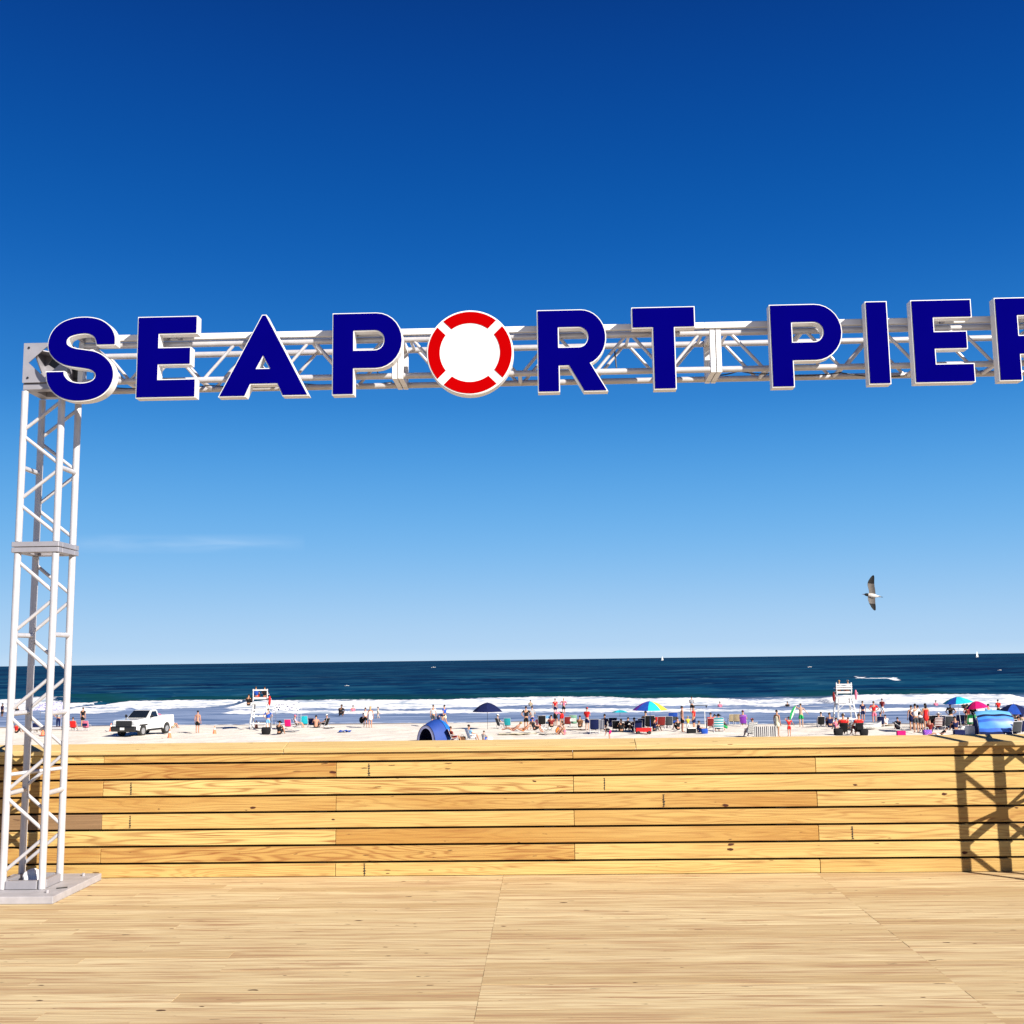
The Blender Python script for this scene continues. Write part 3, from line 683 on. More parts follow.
POSES = {
 'stand': J_stand(),
 'walk': J_stand(kL=(.09, -.16, .51), aL=(.09, -.22, .10), tL=(.10, -.36, .05), kR=(-.09, .06, .50), aR=(-.09, .28, .16), tR=(-.10, .20, .03), eL=(.22, .10, 1.16), wL=(.22, .06, .93), hL=(.22, .03, .86), eR=(-.22, -.08, 1.16), wR=(-.2, -.24, 1.02), hR=(-.2, -.31, 1.0)),
 'hold': J_stand(eL=(.24, -.03, 1.17), wL=(.14, -.25, 1.12), hL=(.07, -.30, 1.14), eR=(-.24, -.03, 1.17), wR=(-.14, -.25, 1.12), hR=(-.07, -.30, 1.14)),
 'armup': J_stand(eL=(.36, -.05, 1.50), wL=(.16, -.12, 1.62), hL=(.09, -.12, 1.66), eR=(-.33, .03, 1.20), wR=(-.45, -.08, 1.05), hR=(-.50, -.12, 1.0)),
 'hips': J_stand(eL=(.38, .08, 1.18), wL=(.20, -.02, 1.04), hL=(.15, -.05, 1.0), eR=(-.38, .08, 1.18), wR=(-.20, -.02, 1.04), hR=(-.15, -.05, 1.0)),
 'bend': J_stand(pel=(0, .12, .92), waist=(0, -.02, 1.05), chest=(0, -.20, 1.10), neck=(0, -.34, 1.08), nk2=(0, -.41, 1.06), head=(0, -.49, 1.04), top=(0, -.56, 1.07), sL=(.18, -.28, 1.06), sR=(-.18, -.28, 1.06),
                eL=(.2, -.34, .80), wL=(.15, -.42, .56), hL=(.14, -.45, .48), eR=(-.2, -.34, .80), wR=(-.15, -.42, .56), hR=(-.14, -.45, .48), kL=(.1, -.02, .50), kR=(-.1, -.02, .50)),
 'sit': J_stand(pel=(0, .02, .33), waist=(0, .08, .46), chest=(0, .16, .66), neck=(0, .20, .82), nk2=(0, .19, .89), head=(0, .17, .98), top=(0, .18, 1.06), sL=(.18, .18, .77), sR=(-.18, .18, .77),
               eL=(.25, .06, .55), wL=(.24, -.16, .50), hL=(.23, -.23, .49), eR=(-.25, .06, .55), wR=(-.24, -.16, .50), hR=(-.23, -.23, .49),
               kL=(.11, -.38, .47), aL=(.12, -.58, .09), tL=(.13, -.70, .04), kR=(-.11, -.38, .47), aR=(-.12, -.58, .09), tR=(-.13, -.70, .04)),
 'ground': J_stand(pel=(0, .05, .13), waist=(0, .07, .28), chest=(0, .08, .48), neck=(0, .04, .64), nk2=(0, .02, .70), head=(0, -.01, .79), top=(0, -.01, .87), sL=(.18, .06, .59), sR=(-.18, .06, .59),
               eL=(.24, -.08, .40), wL=(.15, -.26, .40), hL=(.09, -.31, .42), eR=(-.24, -.08, .40), wR=(-.15, -.26, .40), hR=(-.09, -.31, .42),
               kL=(.13, -.30, .45), aL=(.11, -.50, .08), tL=(.12, -.62, .04), kR=(-.13, -.30, .45), aR=(-.11, -.50, .08), tR=(-.12, -.62, .04)),
 'crouch': J_stand(pel=(0, .18, .32), waist=(0, .12, .45), chest=(0, -.02, .60), neck=(0, -.13, .72), nk2=(0, -.18, .78), head=(0, -.24, .85), top=(0, -.26, .93), sL=(.18, -.08, .68), sR=(-.18, -.08, .68),
               eL=(.22, -.26, .48), wL=(.14, -.40, .30), hL=(.12, -.45, .22), eR=(-.22, -.26, .48), wR=(-.14, -.40, .30), hR=(-.12, -.45, .22),
               kL=(.14, -.22, .46), aL=(.13, .02, .10), tL=(.14, -.12, .03), kR=(-.14, -.22, .46), aR=(-.13, .02, .10), tR=(-.14, -.12, .03)),
 'lounge': J_stand(pel=(0, .0, .30), waist=(0, .14, .36), chest=(0, .32, .50), neck=(0, .45, .62), nk2=(0, .50, .67), head=(0, .55, .74), top=(0, .60, .81), sL=(.18, .41, .58), sR=(-.18, .41, .58),
               eL=(.24, .22, .40), wL=(.16, .02, .42), hL=(.12, -.05, .42), eR=(-.24, .22, .40), wR=(-.16, .02, .42), hR=(-.12, -.05, .42),
               kL=(.10, -.42, .42), aL=(.11, -.82, .26), tL=(.12, -.88, .36), kR=(-.10, -.42, .42), aR=(-.11, -.82, .26), tR=(-.12, -.88, .36)),
}
def lerp3(a, b, t): return tuple(a[i]+(b[i]-a[i])*t for i in range(3))
def add3(a, b): return tuple(a[i]+b[i] for i in range(3))
_pm = {}
def pose_meshes(pose):
    if pose in _pm: return _pm[pose]
    j = POSES[pose]; V_ = lambda k: Vector(j[k])
    up = (V_('head')-V_('nk2')).normalized()
    fw = Vector((0, -1, 0)); fw = (fw-up*fw.dot(up)).normalized()
    hd = V_('head')
    ch = [([j['pel'], j['waist'], j['chest'], j['neck'], j['nk2'], tuple(V_('nk2').lerp(hd, .45)+fw*.01), j['head'], tuple(V_('head').lerp(V_('top'), .65)), j['top']],
           [(.155, .105), (.128, .09), (.155, .105), (.10, .07), .052, (.062, .068), (.076, .088), (.070, .085), (.035, .045)])]
    ch.append(([j['head'], tuple(hd-up*.005+fw*.103)], [(.076, .088), .012]))
    for s_, sg in (('L', 1), ('R', -1)):
        S_, E_, W_, H_ = j['s'+s_], j['e'+s_], j['w'+s_], j['h'+s_]
        ch.append(([j['chest'], S_, lerp3(S_, E_, .5), E_, lerp3(E_, W_, .4), W_, H_], [.1, .055, .045, .037, .036, .024, (.034, .018)]))
        d = (Vector(H_)-Vector(W_)).normalized(); sd2 = d.cross(Vector((0, 0, 1)));
        if sd2.length < .2: sd2 = Vector((0, 1, 0))
        sd2.normalize()
        for q in range(4):
            o_ = (q-1.5)*.02; L_ = (.072, .082, .078, .060)[q]
            b1 = Vector(H_)+d*(.03+L_*.5)+sd2*o_; b2 = Vector(H_)+d*(.03+L_)+sd2*o_+Vector((-sg*.015, 0, 0))
            ch.append(([H_, tuple(b1), tuple(b2)], [(.034, .018), .0085, .007]))
        ch.append(([H_, tuple(Vector(H_)-sd2*.04+d*.012), tuple(Vector(H_)-sd2*.055+d*.045)], [(.034, .018), .010, .008]))
        hip = add3(j['pel'], (sg*.09, 0, -.05)); K, A, T = j['k'+s_], j['a'+s_], j['t'+s_]
        ch.append(([j['pel'], hip, lerp3(hip, K, .5), K, lerp3(K, A, .35), A, T], [.15, .095, .078, .055, .055, .036, (.04, .025)]))
    body = skin(ch, j['pel'], 1, 'person')
    def cl(name, chains, root): return skin(chains, root, 1, name)
    hips = {s_: add3(j['pel'], (sg*.09, 0, -.05)) for s_, sg in (('L', 1), ('R', -1))}
    sh = [([lerp3(j['pel'], j['waist'], .2), j['waist'], j['chest'], lerp3(j['chest'], j['neck'], .85)], [(.175, .125), (.155, .112), (.178, .125), (.10, .08)])]
    for s_ in 'LR': sh.append(([j['chest'], j['s'+s_], lerp3(j['s'+s_], j['e'+s_], .6)], [.13, .077, .064]))
    shirt = cl('shirt', sh, j['chest'])
    so_ = [([lerp3(j['pel'], j['waist'], .45), j['pel']], [(.150, .112), (.172, .125)])]
    lo = list(so_); br_ = [([lerp3(j['pel'], j['waist'], .25), j['pel']], [(.150, .112), (.168, .122)])]
    for s_ in 'LR':
        K = j['k'+s_]; A = j['a'+s_]
        so_.append(([j['pel'], hips[s_], lerp3(hips[s_], K, .8)], [.165, .115, .098]))
        lo.append(([j['pel'], hips[s_], lerp3(hips[s_], K, .6), K, lerp3(K, A, .8)], [.165, .115, .095, .078, .06]))
        br_.append(([j['pel'], hips[s_], lerp3(hips[s_], K, .14)], [.165, .108, .096]))
    shorts, trousers, briefs = cl('shorts', so_, j['pel']), cl('trousers', lo, j['pel']), cl('swimsuit', br_, j['pel'])
    suit = cl('swimsuit', [([j['pel'], j['waist'], j['chest']], [(.165, .118), (.142, .102), (.165, .115)])], j['waist'])
    dr = [([lerp3(j['chest'], j['neck'], .7), j['chest'], j['waist'], j['pel'], lerp3(j['pel'], lerp3(j['kL'], j['kR'], .5), .85)], [(.10, .08), (.178, .125), (.16, .12), (.20, .15), (.25, .19)])]
    dress = cl('dress', dr, j['waist'])
    # hair, cap and hat around the skull
    c = hd.lerp(V_('top'), .35); rot = Matrix((fw.cross(up)*-1, -fw, up)).transposed()
    def hm(parts):
        b = MB()
        for (off, r, z0) in parts: b.ell(c+rot @ Vector(off), r, 12, 7, rot, 0, z0, 1.0)
        me = b.mesh('hair', [mat('hair_brown', (.04, .022, .012), .7)]); return me
    short = hm([((0, .018, .012), (.086, .098, .105), -.25)])
    long_ = hm([((0, .018, .012), (.088, .10, .106), -.3), ((0, .075, -.09), (.075, .05, .15), -1)])
    b = MB(); b.ell(c+rot @ Vector((0, .0, .03)), (.095, .105, .09), 14, 6, rot, 0, 0, 1)
    b.ell(c+rot @ Vector((0, -.11, .032)), (.07, .075, .008), 10, 4, rot, 0, -1, 1); cap = b.mesh('cap', [WHITE])
    b = MB(); b.ell(c+rot @ Vector((0, 0, .03)), (.095, .105, .11), 14, 6, rot, 0, 0, 1); b.ell(c+rot @ Vector((0, 0, .03)), (.20, .21, .012), 18, 4, rot, 0, -1, 1); hat = b.mesh('hat', [WHITE])
    _pm[pose] = dict(body=body, shirt=shirt, shorts=shorts, trousers=trousers, briefs=briefs, suit=suit, dress=dress, short=short, long=long_, cap=cap, hat=hat, eye=None)
    eb = MB()
    for sg in (-1, 1): eb.ell(hd+up*.012+fw*.082+Vector((sg*.030, 0, 0)), (.010, .006, .007), 6, 4)
    _pm[pose]['eye'] = eb.mesh('eyes', [WHITE])
    return _pm[pose]

C_ = {'white': (.80, .79, .77), 'black': (.012, .012, .014), 'navy': (.008, .014, .07), 'blue': (.02, .08, .42), 'ltblue': (.20, .45, .75), 'red': (.62, .02, .02), 'pink': (.75, .18, .28), 'magenta': (.72, .01, .16),
      'maroon': (.20, .02, .02), 'green': (.02, .35, .10), 'teal': (.02, .33, .38), 'turq': (.02, .50, .62), 'yellow': (.80, .60, .06), 'orange': (.80, .22, .03), 'purple': (.30, .06, .52), 'grey': (.32, .33, .36), 'khaki': (.38, .31, .20),
      'brown': (.13, .06, .03), 'dgrey': (.06, .065, .075), 'cream': (.75, .68, .50), 'lav': (.50, .46, .66), 'seagreen': (.25, .48, .34)}
SK = {'p': (.52, .32, .23), 't': (.48, .24, .14), 'd': (.18, .085, .05), 'r': (.50, .25, .17)}
HR = {'b': (.015, .01, .008), 'n': (.06, .03, .015), 'y': (.42, .28, .12), 'g': (.40, .38, .36)}
def cm(c): return mat('cloth_'+c, C_[c], .85, 0, .14, 6, .15)
def skm(c): return mat('skin_'+c, SK[c], .6, 0, .06, 5, .25)
def hrm(c): return mat('hair_'+c, HR[c], .7, 0, .2, 30, .2)
def person(px, py, pose, face, label, top=None, bot='navy', skin_='p', hair='n', hs='short', hat=None, scale=1.0, kind='shorts', dz=0, P=None, group=None):
    """face: degrees the person is turned, 0 = towards the pier, 180 = towards the sea, 90 = to the right"""
    m = pose_meshes(pose); p = P if P is not None else at(px, py)
    t = thing('person', label, 'person', (p.x, p.y, p.z+dz), radians(face), group); t.scale = (scale*1.05,)*3
    child('body', m['body'], skm(skin_), t)
    child('hair', m['long' if hs == 'long' else 'short'], hrm(hair), t)
    child('eyes', m['eye'], mat('dark_eyes', (.02, .015, .01), .3), t)
    if kind == 'dress': child('dress', m['dress'], cm(top), t)
    elif kind == 'onepiece': child('swimsuit', m['suit'], cm(top), t); child('swim_briefs', m['briefs'], cm(top), t)
    else:
        if top: child('shirt', m['shirt'], cm(top), t)
        child({'shorts': 'shorts', 'trousers': 'trousers', 'briefs': 'swim_briefs'}[kind], m[kind], cm(bot), t)
    if hat:
        kd, c = hat.split(':'); child(kd, m[kd], cm(c), t)
    return t

_cm = {}
def chair_meshes():
    if _cm: return _cm
    fr_ = MB()
    for sx in (-.27, .27):
        fr_.path([(sx, -.30, .02), (sx, -.30, .30), (sx, -.26, .33), (sx, .10, .26), (sx, .34, .86)], .014)
        fr_.path([(sx, -.28, .02), (sx, .25, .02), (sx, .12, .30)], .014); fr_.path([(sx, -.25, .47), (sx, .18, .50)], .022); fr_.tube((sx, -.26, .31), (sx, -.25, .47), .014)
    fr_.tube((-.27, .34, .86), (.27, .34, .86), .014); fr_.tube((-.27, -.30, .30), (.27, -.30, .30), .014); fr_.tube((-.27, .25, .02), (.27, .25, .02), .014)
    def sheet(pts, w, th=.008, name='seat'):
        b = MB(); top_, bt = [], []
        for k in range(len(pts)):
            a = Vector(pts[k]); top_.append([Vector((x, a.y, a.z-.03*(1-(x/w)**2))) for x in np.linspace(-w, w, 7)])
        b.grid(top_); b.grid([[p+Vector((0, 0, -th)) for p in r] for r in top_]); return b.mesh(name, [WHITE])
    _cm['frame'] = fr_.mesh('frame', [WHITE])
    _cm['seat'] = sheet([(0, -.29, .315), (0, -.1, .29), (0, .10, .265)], .262)
    b = MB(); R1 = [[Vector((x, .115+.225*k/6+.035*(1-(x/.26)**2), .28+.57*k/6)) for x in np.linspace(-.262, .262, 7)] for k in range(7)]
    b.grid(R1); b.grid([[p+Vector((0, .008, 0)) for p in r] for r in R1]); _cm['back'] = b.mesh('backrest', [WHITE])
    fb = MB(); fb.box((0, .40, .52), (.44, .05, .22), Matrix.Rotation(-.35, 3, 'X')); _cm['pouch'] = fb.mesh('pouch', [WHITE])
    return _cm
def chair(px, py, face, label, col, seat=None, pouch=None, frame=None, P=None, scale=1.0, group='folding beach chairs'):
    m = chair_meshes(); p = P if P is not None else at(px, py)
    t = thing('beach_chair', label, 'beach chair', p, radians(face), group); t.scale = (scale,)*3
    child('frame', m['frame'], frame or ALU, t); child('seat', m['seat'], cm(seat or col), t)
    child('backrest', m['back'], col if not isinstance(col, str) else cm(col), t)
    if pouch: child('pouch', m['pouch'], cm(pouch), t)
    return t
def stripes(name, a, b, axis=0, freq=30, bias=0.0):
    if name in _mc: return _mc[name]
    a = [c*.76 for c in a]; b = [c*.76 for c in b]
    m, nt, bs = new_mat(name); t = N(nt, 'ShaderNodeTexCoord'); s = N(nt, 'ShaderNodeSeparateXYZ'); nt.links.new(t.outputs['Object'], s.inputs[0])
    f = wm('GREATER_THAN', wm('SINE', wm('MULTIPLY', s.outputs[axis], freq, nt=nt), nt=nt), bias, nt=nt)
    x = N(nt, 'ShaderNodeMix', data_type='RGBA'); x.inputs[6].default_value = (*a, 1); x.inputs[7].default_value = (*b, 1)
    nt.links.new(f, x.inputs[0]); nt.links.new(x.outputs[2], bs.inputs['Base Color']); bs.inputs['Roughness'].default_value = .85
    _mc[name] = m; return m
def spots(name, a, b, scale, th):
    m, nt, bs = new_mat(name); t = N(nt, 'ShaderNodeTexCoord'); v = N(nt, 'ShaderNodeTexVoronoi'); v.inputs['Scale'].default_value = scale; nt.links.new(t.outputs['Object'], v.inputs['Vector'])
    x = N(nt, 'ShaderNodeMix', data_type='RGBA'); x.inputs[6].default_value = (*a, 1); x.inputs[7].default_value = (*b, 1)
    nt.links.new(wm('GREATER_THAN', v.outputs['Distance'], th, nt=nt), x.inputs[0]); nt.links.new(x.outputs[2], bs.inputs['Base Color']); bs.inputs['Roughness'].default_value = .85
    return m
def umbrella(base, label, cols, height=2.05, rad=1.15, drop=.42, tilt=(0, 0), n=8, rot0=0, pole='white', canopy_off=(0, 0)):
    t = thing('beach_umbrella', label, 'umbrella', base)
    tp = Vector((tilt[0]*height+canopy_off[0], tilt[1]*height+canopy_off[1], height))
    p = MB(); p.tube((0, 0, -.2), tp, .016, n=8); p.build('pole', mat('pole_'+pole, C_[pole], .4), t)
    q = Vector((0, 0, 1)).rotation_difference(Vector((tilt[0], tilt[1], 1)).normalized()).to_matrix()
    ms = [cm(c) for c in cols]; c = MB(); ri = MB()
    for g in range(n):
        a0, a1 = rot0+2*pi*g/n, rot0+2*pi*(g+1)/n; G = []
        for k in range(7):
            u = k/6; r_ = rad*sin(u*pi/2*.98)**1.0 if False else rad*u; z = -drop*(u**1.7); row = []
            for i in range(6):
                a = a0+(a1-a0)*i/5; w_ = sin(pi*i/5); rr = r_*(cos(pi/n)/cos(a-(a0+a1)/2)*.25+.75)
                row.append(tp+q @ Vector((rr*cos(a), rr*sin(a), z+.05-.035*w_*u+(.0 if k < 6 else .03*w_))))
            G.append(row)
        c.grid(G, mi=g % len(ms)); c.grid([[v_-Vector((0, 0, .006)) for v_ in r] for r in G], mi=g % len(ms))
        ri.tube(tp+Vector((0, 0, .02)), tp+q @ Vector((rad*cos(a0), rad*sin(a0), -drop)), .006, n=5)
    c.build('canopy', ms, t); ri.build('rib_frame', mat('rib_metal', (.3, .3, .3), .4, .7), t)
    f = MB(); f.tube(tp, tp+q @ Vector((0, 0, .12)), .014, .008); f.build('finial', mat('pole_'+pole, C_[pole], .4), t)
    return t
def simple(name, label, cat, mb, mats, P, rz=0, group=None, parts=()):
    o = mb.build(name, mats, loc=P); o.rotation_euler = (0, 0, radians(rz)); tag(o, label, cat, group)
    for n_, b, m in parts: b.build(n_, m, o)
    return o
def cooler(px, py, label, col, lid='white', sc=1.0, rz=10, P=None):
    b = MB(); b.box((0, 0, .17), (.55, .34, .34)); l_ = MB(); l_.box((0, 0, .365), (.57, .36, .05)); h_ = MB(); h_.path([(-.29, 0, .3), (-.31, 0, .42), (.31, 0, .42), (.29, 0, .3)], .012)
    o = simple('cooler', label, 'cooler', b, cm(col), P or at(px, py), rz, None, (('lid', l_, cm(lid)), ('handle', h_, cm('grey')))); o.scale = (sc,)*3; return o
def bag(px, py, label, col, sc=1.0, rz=0, m=None):
    b = MB(); b.grid([[Vector((w_*sx_, d_*sy_, z_)) for sx_, sy_ in ((-1, -.6), (-.7, -1), (.7, -1), (1, -.6), (1, .6), (.7, 1), (-.7, 1), (-1, .6))] for w_, d_, z_ in ((.01, .01, 0), (.20, .12, 0), (.22, .14, .05), (.25, .15, .22), (.24, .10, .36), (.20, .03, .40), (.01, .01, .40))], close=True); h_ = MB(); h_.path([(-.1, 0, .36), (-.07, 0, .52), (.07, 0, .52), (.1, 0, .36)], .012)
    o = simple('beach_bag', label, 'bag', b, m or cm(col), at(px, py), rz, None, (('handle', h_, cm('white')),)); o.scale = (sc,)*3; return o
def towel(px, py, label, col, sx=1.7, sy=.8, rz=0, crumple=.05, m=None):
    b = MB(); G = []
    for i in range(13):
        G.append([Vector(((i/12-.5)*sx, (k/8-.5)*sy, .03+crumple*(mnoise.noise(Vector((i*.5, k*.6, px*.1)))+.6)+.02*sin(i*1.7+k))) for k in range(9)])
    b.grid(G); b.grid([[v-Vector((0, 0, .012)) for v in r] for r in G]); return simple('towel', label, 'towel', b, m or cm(col), at(px, py)+Vector((0, 0, .02)), rz)
def sunk(px, py, d):
    p = at(px, py); return p-Vector((0, 0, d))

# ---------- traffic cones
def cone(px, py, label):
    b = MB(); b.tube((0, 0, .03), (0, 0, .70), .16, .03, n=14); q = MB(); q.box((0, 0, .018), (.38, .38, .036)); st = MB(); st.tube((0, 0, .42), (0, 0, .55), .092, .067, n=14)
    simple('traffic_cone', label, 'cone', b, mat('cone_orange', (.80, .20, .08), .6), at(px, py), 8, 'orange cones along the sand', (('base', q, mat('cone_base', (.5, .12, .05), .7)), ('collar', st, cm('white'))))
cone(42.7, 735.5, 'orange cone seen between the truss tower posts')
cone(111, 731.5, 'orange cone just left of the parked white truck')
cone(169.5, 738.5, 'orange cone on the sand in front of the rear wheel of the white truck')
cone(214.5, 734.8, 'orange cone right of the shirtless man in black shorts')
cone(256.3, 728.5, 'orange cone under the left lifeguard stand')

# ---------- pickup truck, nose towards the pier
def truck(px, py, rz):
    P = at(px, py)+Vector((0, 1.2, 0)); t = thing('pickup_truck', 'white pickup truck with black grille parked nose-first on the sand', 'truck', P, rz); t.scale = (1.04,)*3
    W = mat('white_car_paint', (.82, .82, .82), .25, 0, .03, 2, .5, .6); K = mat('black_plastic', (.012, .012, .013), .45); G = mat('dark_glass', (.01, .014, .02), .08, 0, .1, 3, .6)
    Tm = mat('tyre_rubber', (.018, .018, .018), .85); Rm = mat('wheel_silver', (.55, .56, .58), .35, .7)
    hw = .98
    # side profile (y, z): front at y = -2.75
    b = MB()
    body = [(-2.62, .52), (-2.66, .75), (-2.62, 1.18), (-2.45, 1.25), (-1.15, 1.32), (-1.0, 1.32), (2.55, 1.32), (2.62, 1.28), (2.62, .62), (2.45, .55), (2.02, .55)]
    def arch(cy, r, n=8): return [(cy+r*cos(pi*i/n), .42+r*sin(pi*i/n)) for i in range(n+1)]
    prof = body+arch(1.60, .48)[0:]+[(1.05, .50), (-1.10, .50)]+arch(-1.62, .48)+[(-2.15, .50)]
    def sq(v): # tumblehome
        k = 1-.05*max(0, (v.z-.9))/.5; return Vector((v.x*k, v.y, v.z))
    b.prism(prof, 'x', -hw, hw, 0, sq)
    o = b.build('body', W, t); bevel(o, .035, 3)
    bi = MB(); bi.box((0, 1.55, 1.325), (1.62, 1.95, .02)); bi.build('cargo_bed', mat('bed_liner', (.10, .10, .105), .8), t)
    for sx in (-.9, .9):
        r_ = MB(); r_.box((sx, 1.55, 1.37), (.10, 2.05, .10)); bevel(r_.build('bed_rail', W, t), .02, 2)
    tg = MB(); tg.box((0, 2.57, 1.36), (1.8, .07, .10)); bevel(tg.build('tailgate', W, t), .02)
    c = MB(); cab = [(-1.02, 1.30), (-.32, 1.86), (-.10, 1.92), (.38, 1.92), (.50, 1.86), (.56, 1.30)]
    def sc(v):
        k = 1-.19*max(0, v.z-1.3)/.6; return Vector((v.x*k, v.y, v.z))
    c.prism(cab, 'x', -.93, .93, 0, sc); bevel(c.build('cab', W, t), .05, 3)
    ws = MB(); ws.add([(-.80, -.985, 1.345), (.80, -.985, 1.345), (.70, -.36, 1.845), (-.70, -.36, 1.845)], [(0, 1, 2, 3)]); 
    vs = [Vector(v)+Vector((0, -.018, .02)) for v in ((-.80, -.985, 1.345), (.80, -.985, 1.345), (.70, -.36, 1.845), (-.70, -.36, 1.845))]
    ws = MB(); ws.add(vs+[v+Vector((0, .01, -.01)) for v in vs], [(0, 1, 2, 3), (7, 6, 5, 4)]+[(i, (i+1) % 4, 4+(i+1) % 4, 4+i) for i in range(4)]); ws.build('windshield', G, t)
    for sg in (-1, 1):
        w_ = MB(); pts = [(-.70, 1.37), (-.26, 1.80), (.30, 1.80), (.40, 1.37)]
        w_.prism(pts, 'x', .935, .945, 0, lambda v, sg=sg: Vector((sg*(v.x)*(1-.19*max(0, v.z-1.3)/.6), v.y, v.z))); w_.build('side_window', G, t)
        d_ = MB(); d_.box((sg*.972, -.2, .92), (.012, .015, .76)); d_.box((sg*.972, .50, .92), (.012, .015, .76)); d_.build('door_seam', mat('seam_grey', (.25, .25, .26), .6), t)
        h_ = MB(); h_.box((sg*.985, .33, 1.17), (.025, .14, .03)); h_.build('door_handle', K, t)
        m_ = MB(); m_.box((sg*1.13, -.72, 1.46), (.16, .10, .22)); m_.box((sg*1.02, -.70, 1.40), (.12, .05, .05)); bevel(m_.build('mirror', K, t), .02, 2)
        l_ = MB(); l_.box((sg*.815, -2.62, 1.03), (.25, .10, .24)); bevel(l_.build('headlight', mat('headlamp_lens', (.62, .64, .66), .12), t), .02, 2)
        f_ = MB(); f_.box((sg*.99, -1.62, .86), (.03, 1.06, .10)); f_.box((sg*.985, 0, .47), (.06, 1.9, .09)); f_.build('side_trim', K, t)
        for cy in (-1.62, 1.60):
            wh = MB(); wh.tube((sg*.72, cy, .40), (sg*.98, cy, .40), .395, n=28); o = wh.build('tyre', Tm, t); bevel(o, .03, 2)
            rm = MB(); rm.tube((sg*.97, cy, .40), (sg*.992, cy, .40), .235, n=20)
            rm.tube((sg*.985, cy, .40), (sg*1.0, cy, .40), .07, n=12); rm.build('rim', Rm, o)
    g = MB(); g.box((0, -2.665, .99), (1.34, .06, .42)); o = bevel(g.build('grille', K, t), .02)
    for z in (.86, .99, 1.12):
        s_ = MB(); s_.box((0, -2.70, z), (1.18, .02, .025)); s_.build('grille_slat', mat('dark_chrome', (.05, .05, .055), .3, .5), o)
    bu = MB(); bu.prism([(-2.86, .48), (-2.88, .70), (-2.80, .80), (-2.55, .80), (-2.55, .42), (-2.75, .40)], 'x', -1.0, 1.0); o = bevel(bu.build('bumper', K, t), .03, 2)
    pl = MB(); pl.box((0, -2.89, .62), (.36, .02, .18)); pl.build('licence_plate', cm('white'), o)
    un = MB(); un.box((0, 0, .42), (1.5, 4.4, .16)); un.build('chassis', K, t)
    pk = MB(); pk.ell((.35, 1.1, 1.42), (.35, .4, .16), 10, 6); pk.build('pink_tarp', cm('pink'), t)
truck(138.5, 735.8, radians(-13))

# ---------- lifeguard stands
def guard_stand(px, py, label, rz=0, sc=1.0, backs=(2.95, 3.12, 3.29)):
    P = at(px, py); t = thing('lifeguard_stand', label, 'lifeguard stand', P, radians(rz)); t.scale = (sc,)*3
    W = mat('white_painted_wood', (.62, .62, .63), .6, 0, .15, 5)
    corners = [(-.80, -.75, -.55, -.30), (.80, -.75, .55, -.30), (-.80, .85, -.55, .45), (.80, .85, .55, .45)]
    for x0, y0, x1, y1 in corners:
        b = MB(); b.bar((x0, y0, -.1), (x1, y1, 2.25), .11, .09); b.build('leg', W, t)
    for z in (.55, 1.15, 1.7):
        k = z/2.25; xa = .80-.25*k
        for (yy0, yy1) in ((-.75, -.30), (.85, .45)):
            y_ = yy0+(yy1-yy0)*k; b = MB(); b.box((0, y_-.06, z), (2*xa, .03, .11)); b.build('crossbar', W, t)
    for sg in (-1, 1):
        b = MB(); b.bar((sg*.70, -.50, 1.25), (sg*.2, -.42, 1.65), .03, .09, (0, 1, 0)); b.build('brace', W, t)
    b = MB(); b.box((0, .10, 2.28), (1.55, 1.05, .07)); b.box((0, -.38, 2.22), (1.5, .04, .10)); b.build('platform', W, t)
    b = MB(); b.box((0, .15, 2.72), (1.25, .5, .06)); b.box((0, -.08, 2.63), (1.25, .05, .10)); b.build('bench', W, t)
    for z in backs:
        b = MB(); b.box((0, -.16, z), (1.3, .03, .11)); b.build('back_slat', W, t)
    for sg in (-1, 1):
        b = MB(); b.box((sg*.60, -.12, 2.95), (.07, .06, 1.0)); b.build('back_post', W, t)
        b = MB(); b.box((sg*.64, .20, 2.98), (.08, .6, .05)); b.build('armrest', W, t)
    return t, P
gs1, P1 = guard_stand(260, 729.5, 'white wooden lifeguard stand with guards in blue and red, left part of the beach', 4, 1.0, (3.36,))
gs2, P2 = guard_stand(845.5, 725.5, 'white wooden lifeguard stand behind the two seated guards in red, right part of the beach', 2, 1.02)
SEAT = 2.72-.22
person(0, 0, 'sit', 176, 'lifeguard in a blue shirt sitting on the left end of the left stand', 'blue', 'red', 't', 'n', P=P1+Vector((-.38, .12, SEAT)), group=None)
person(0, 0, 'sit', 184, 'lifeguard in a black shirt sitting on the right end of the left stand', 'black', 'red', 't', 'b', P=P1+Vector((.36, .12, SEAT)))
person(0, 0, 'sit', 178, 'lifeguard in white on the left end of the right stand', 'white', 'red', 't', 'y', P=P2+Vector((-.36, .12, SEAT+.04)))
person(0, 0, 'sit', 182, 'lifeguard in white with a white cap on the right end of the right stand', 'white', 'red', 't', 'n', hat='cap:white', P=P2+Vector((.34, .12, SEAT+.04)))
def rescue_can(P, label, col):
    b = MB(); b.ell((0, 0, 0), (.11, .11, .42), 12, 8); h_ = MB(); h_.path([(.1, 0, .2), (.16, 0, .15), (.16, 0, -.15), (.1, 0, -.2)], .012)
    simple('rescue_can', label, 'float', b, cm(col), P, 0, None, (('handle', h_, cm('white')),))
rescue_can(P1+Vector((.88, -.35, 2.45)), 'red rescue float hanging at the right side of the left lifeguard stand', 'red')
rescue_can(P2+Vector((.90, -.3, 2.5)), 'pink red rescue float hanging at the right side of the right lifeguard stand', 'pink')
rescue_can(P2+Vector((-.92, -.3, 2.35)), 'dark rescue float hanging at the left side of the right lifeguard stand', 'maroon')

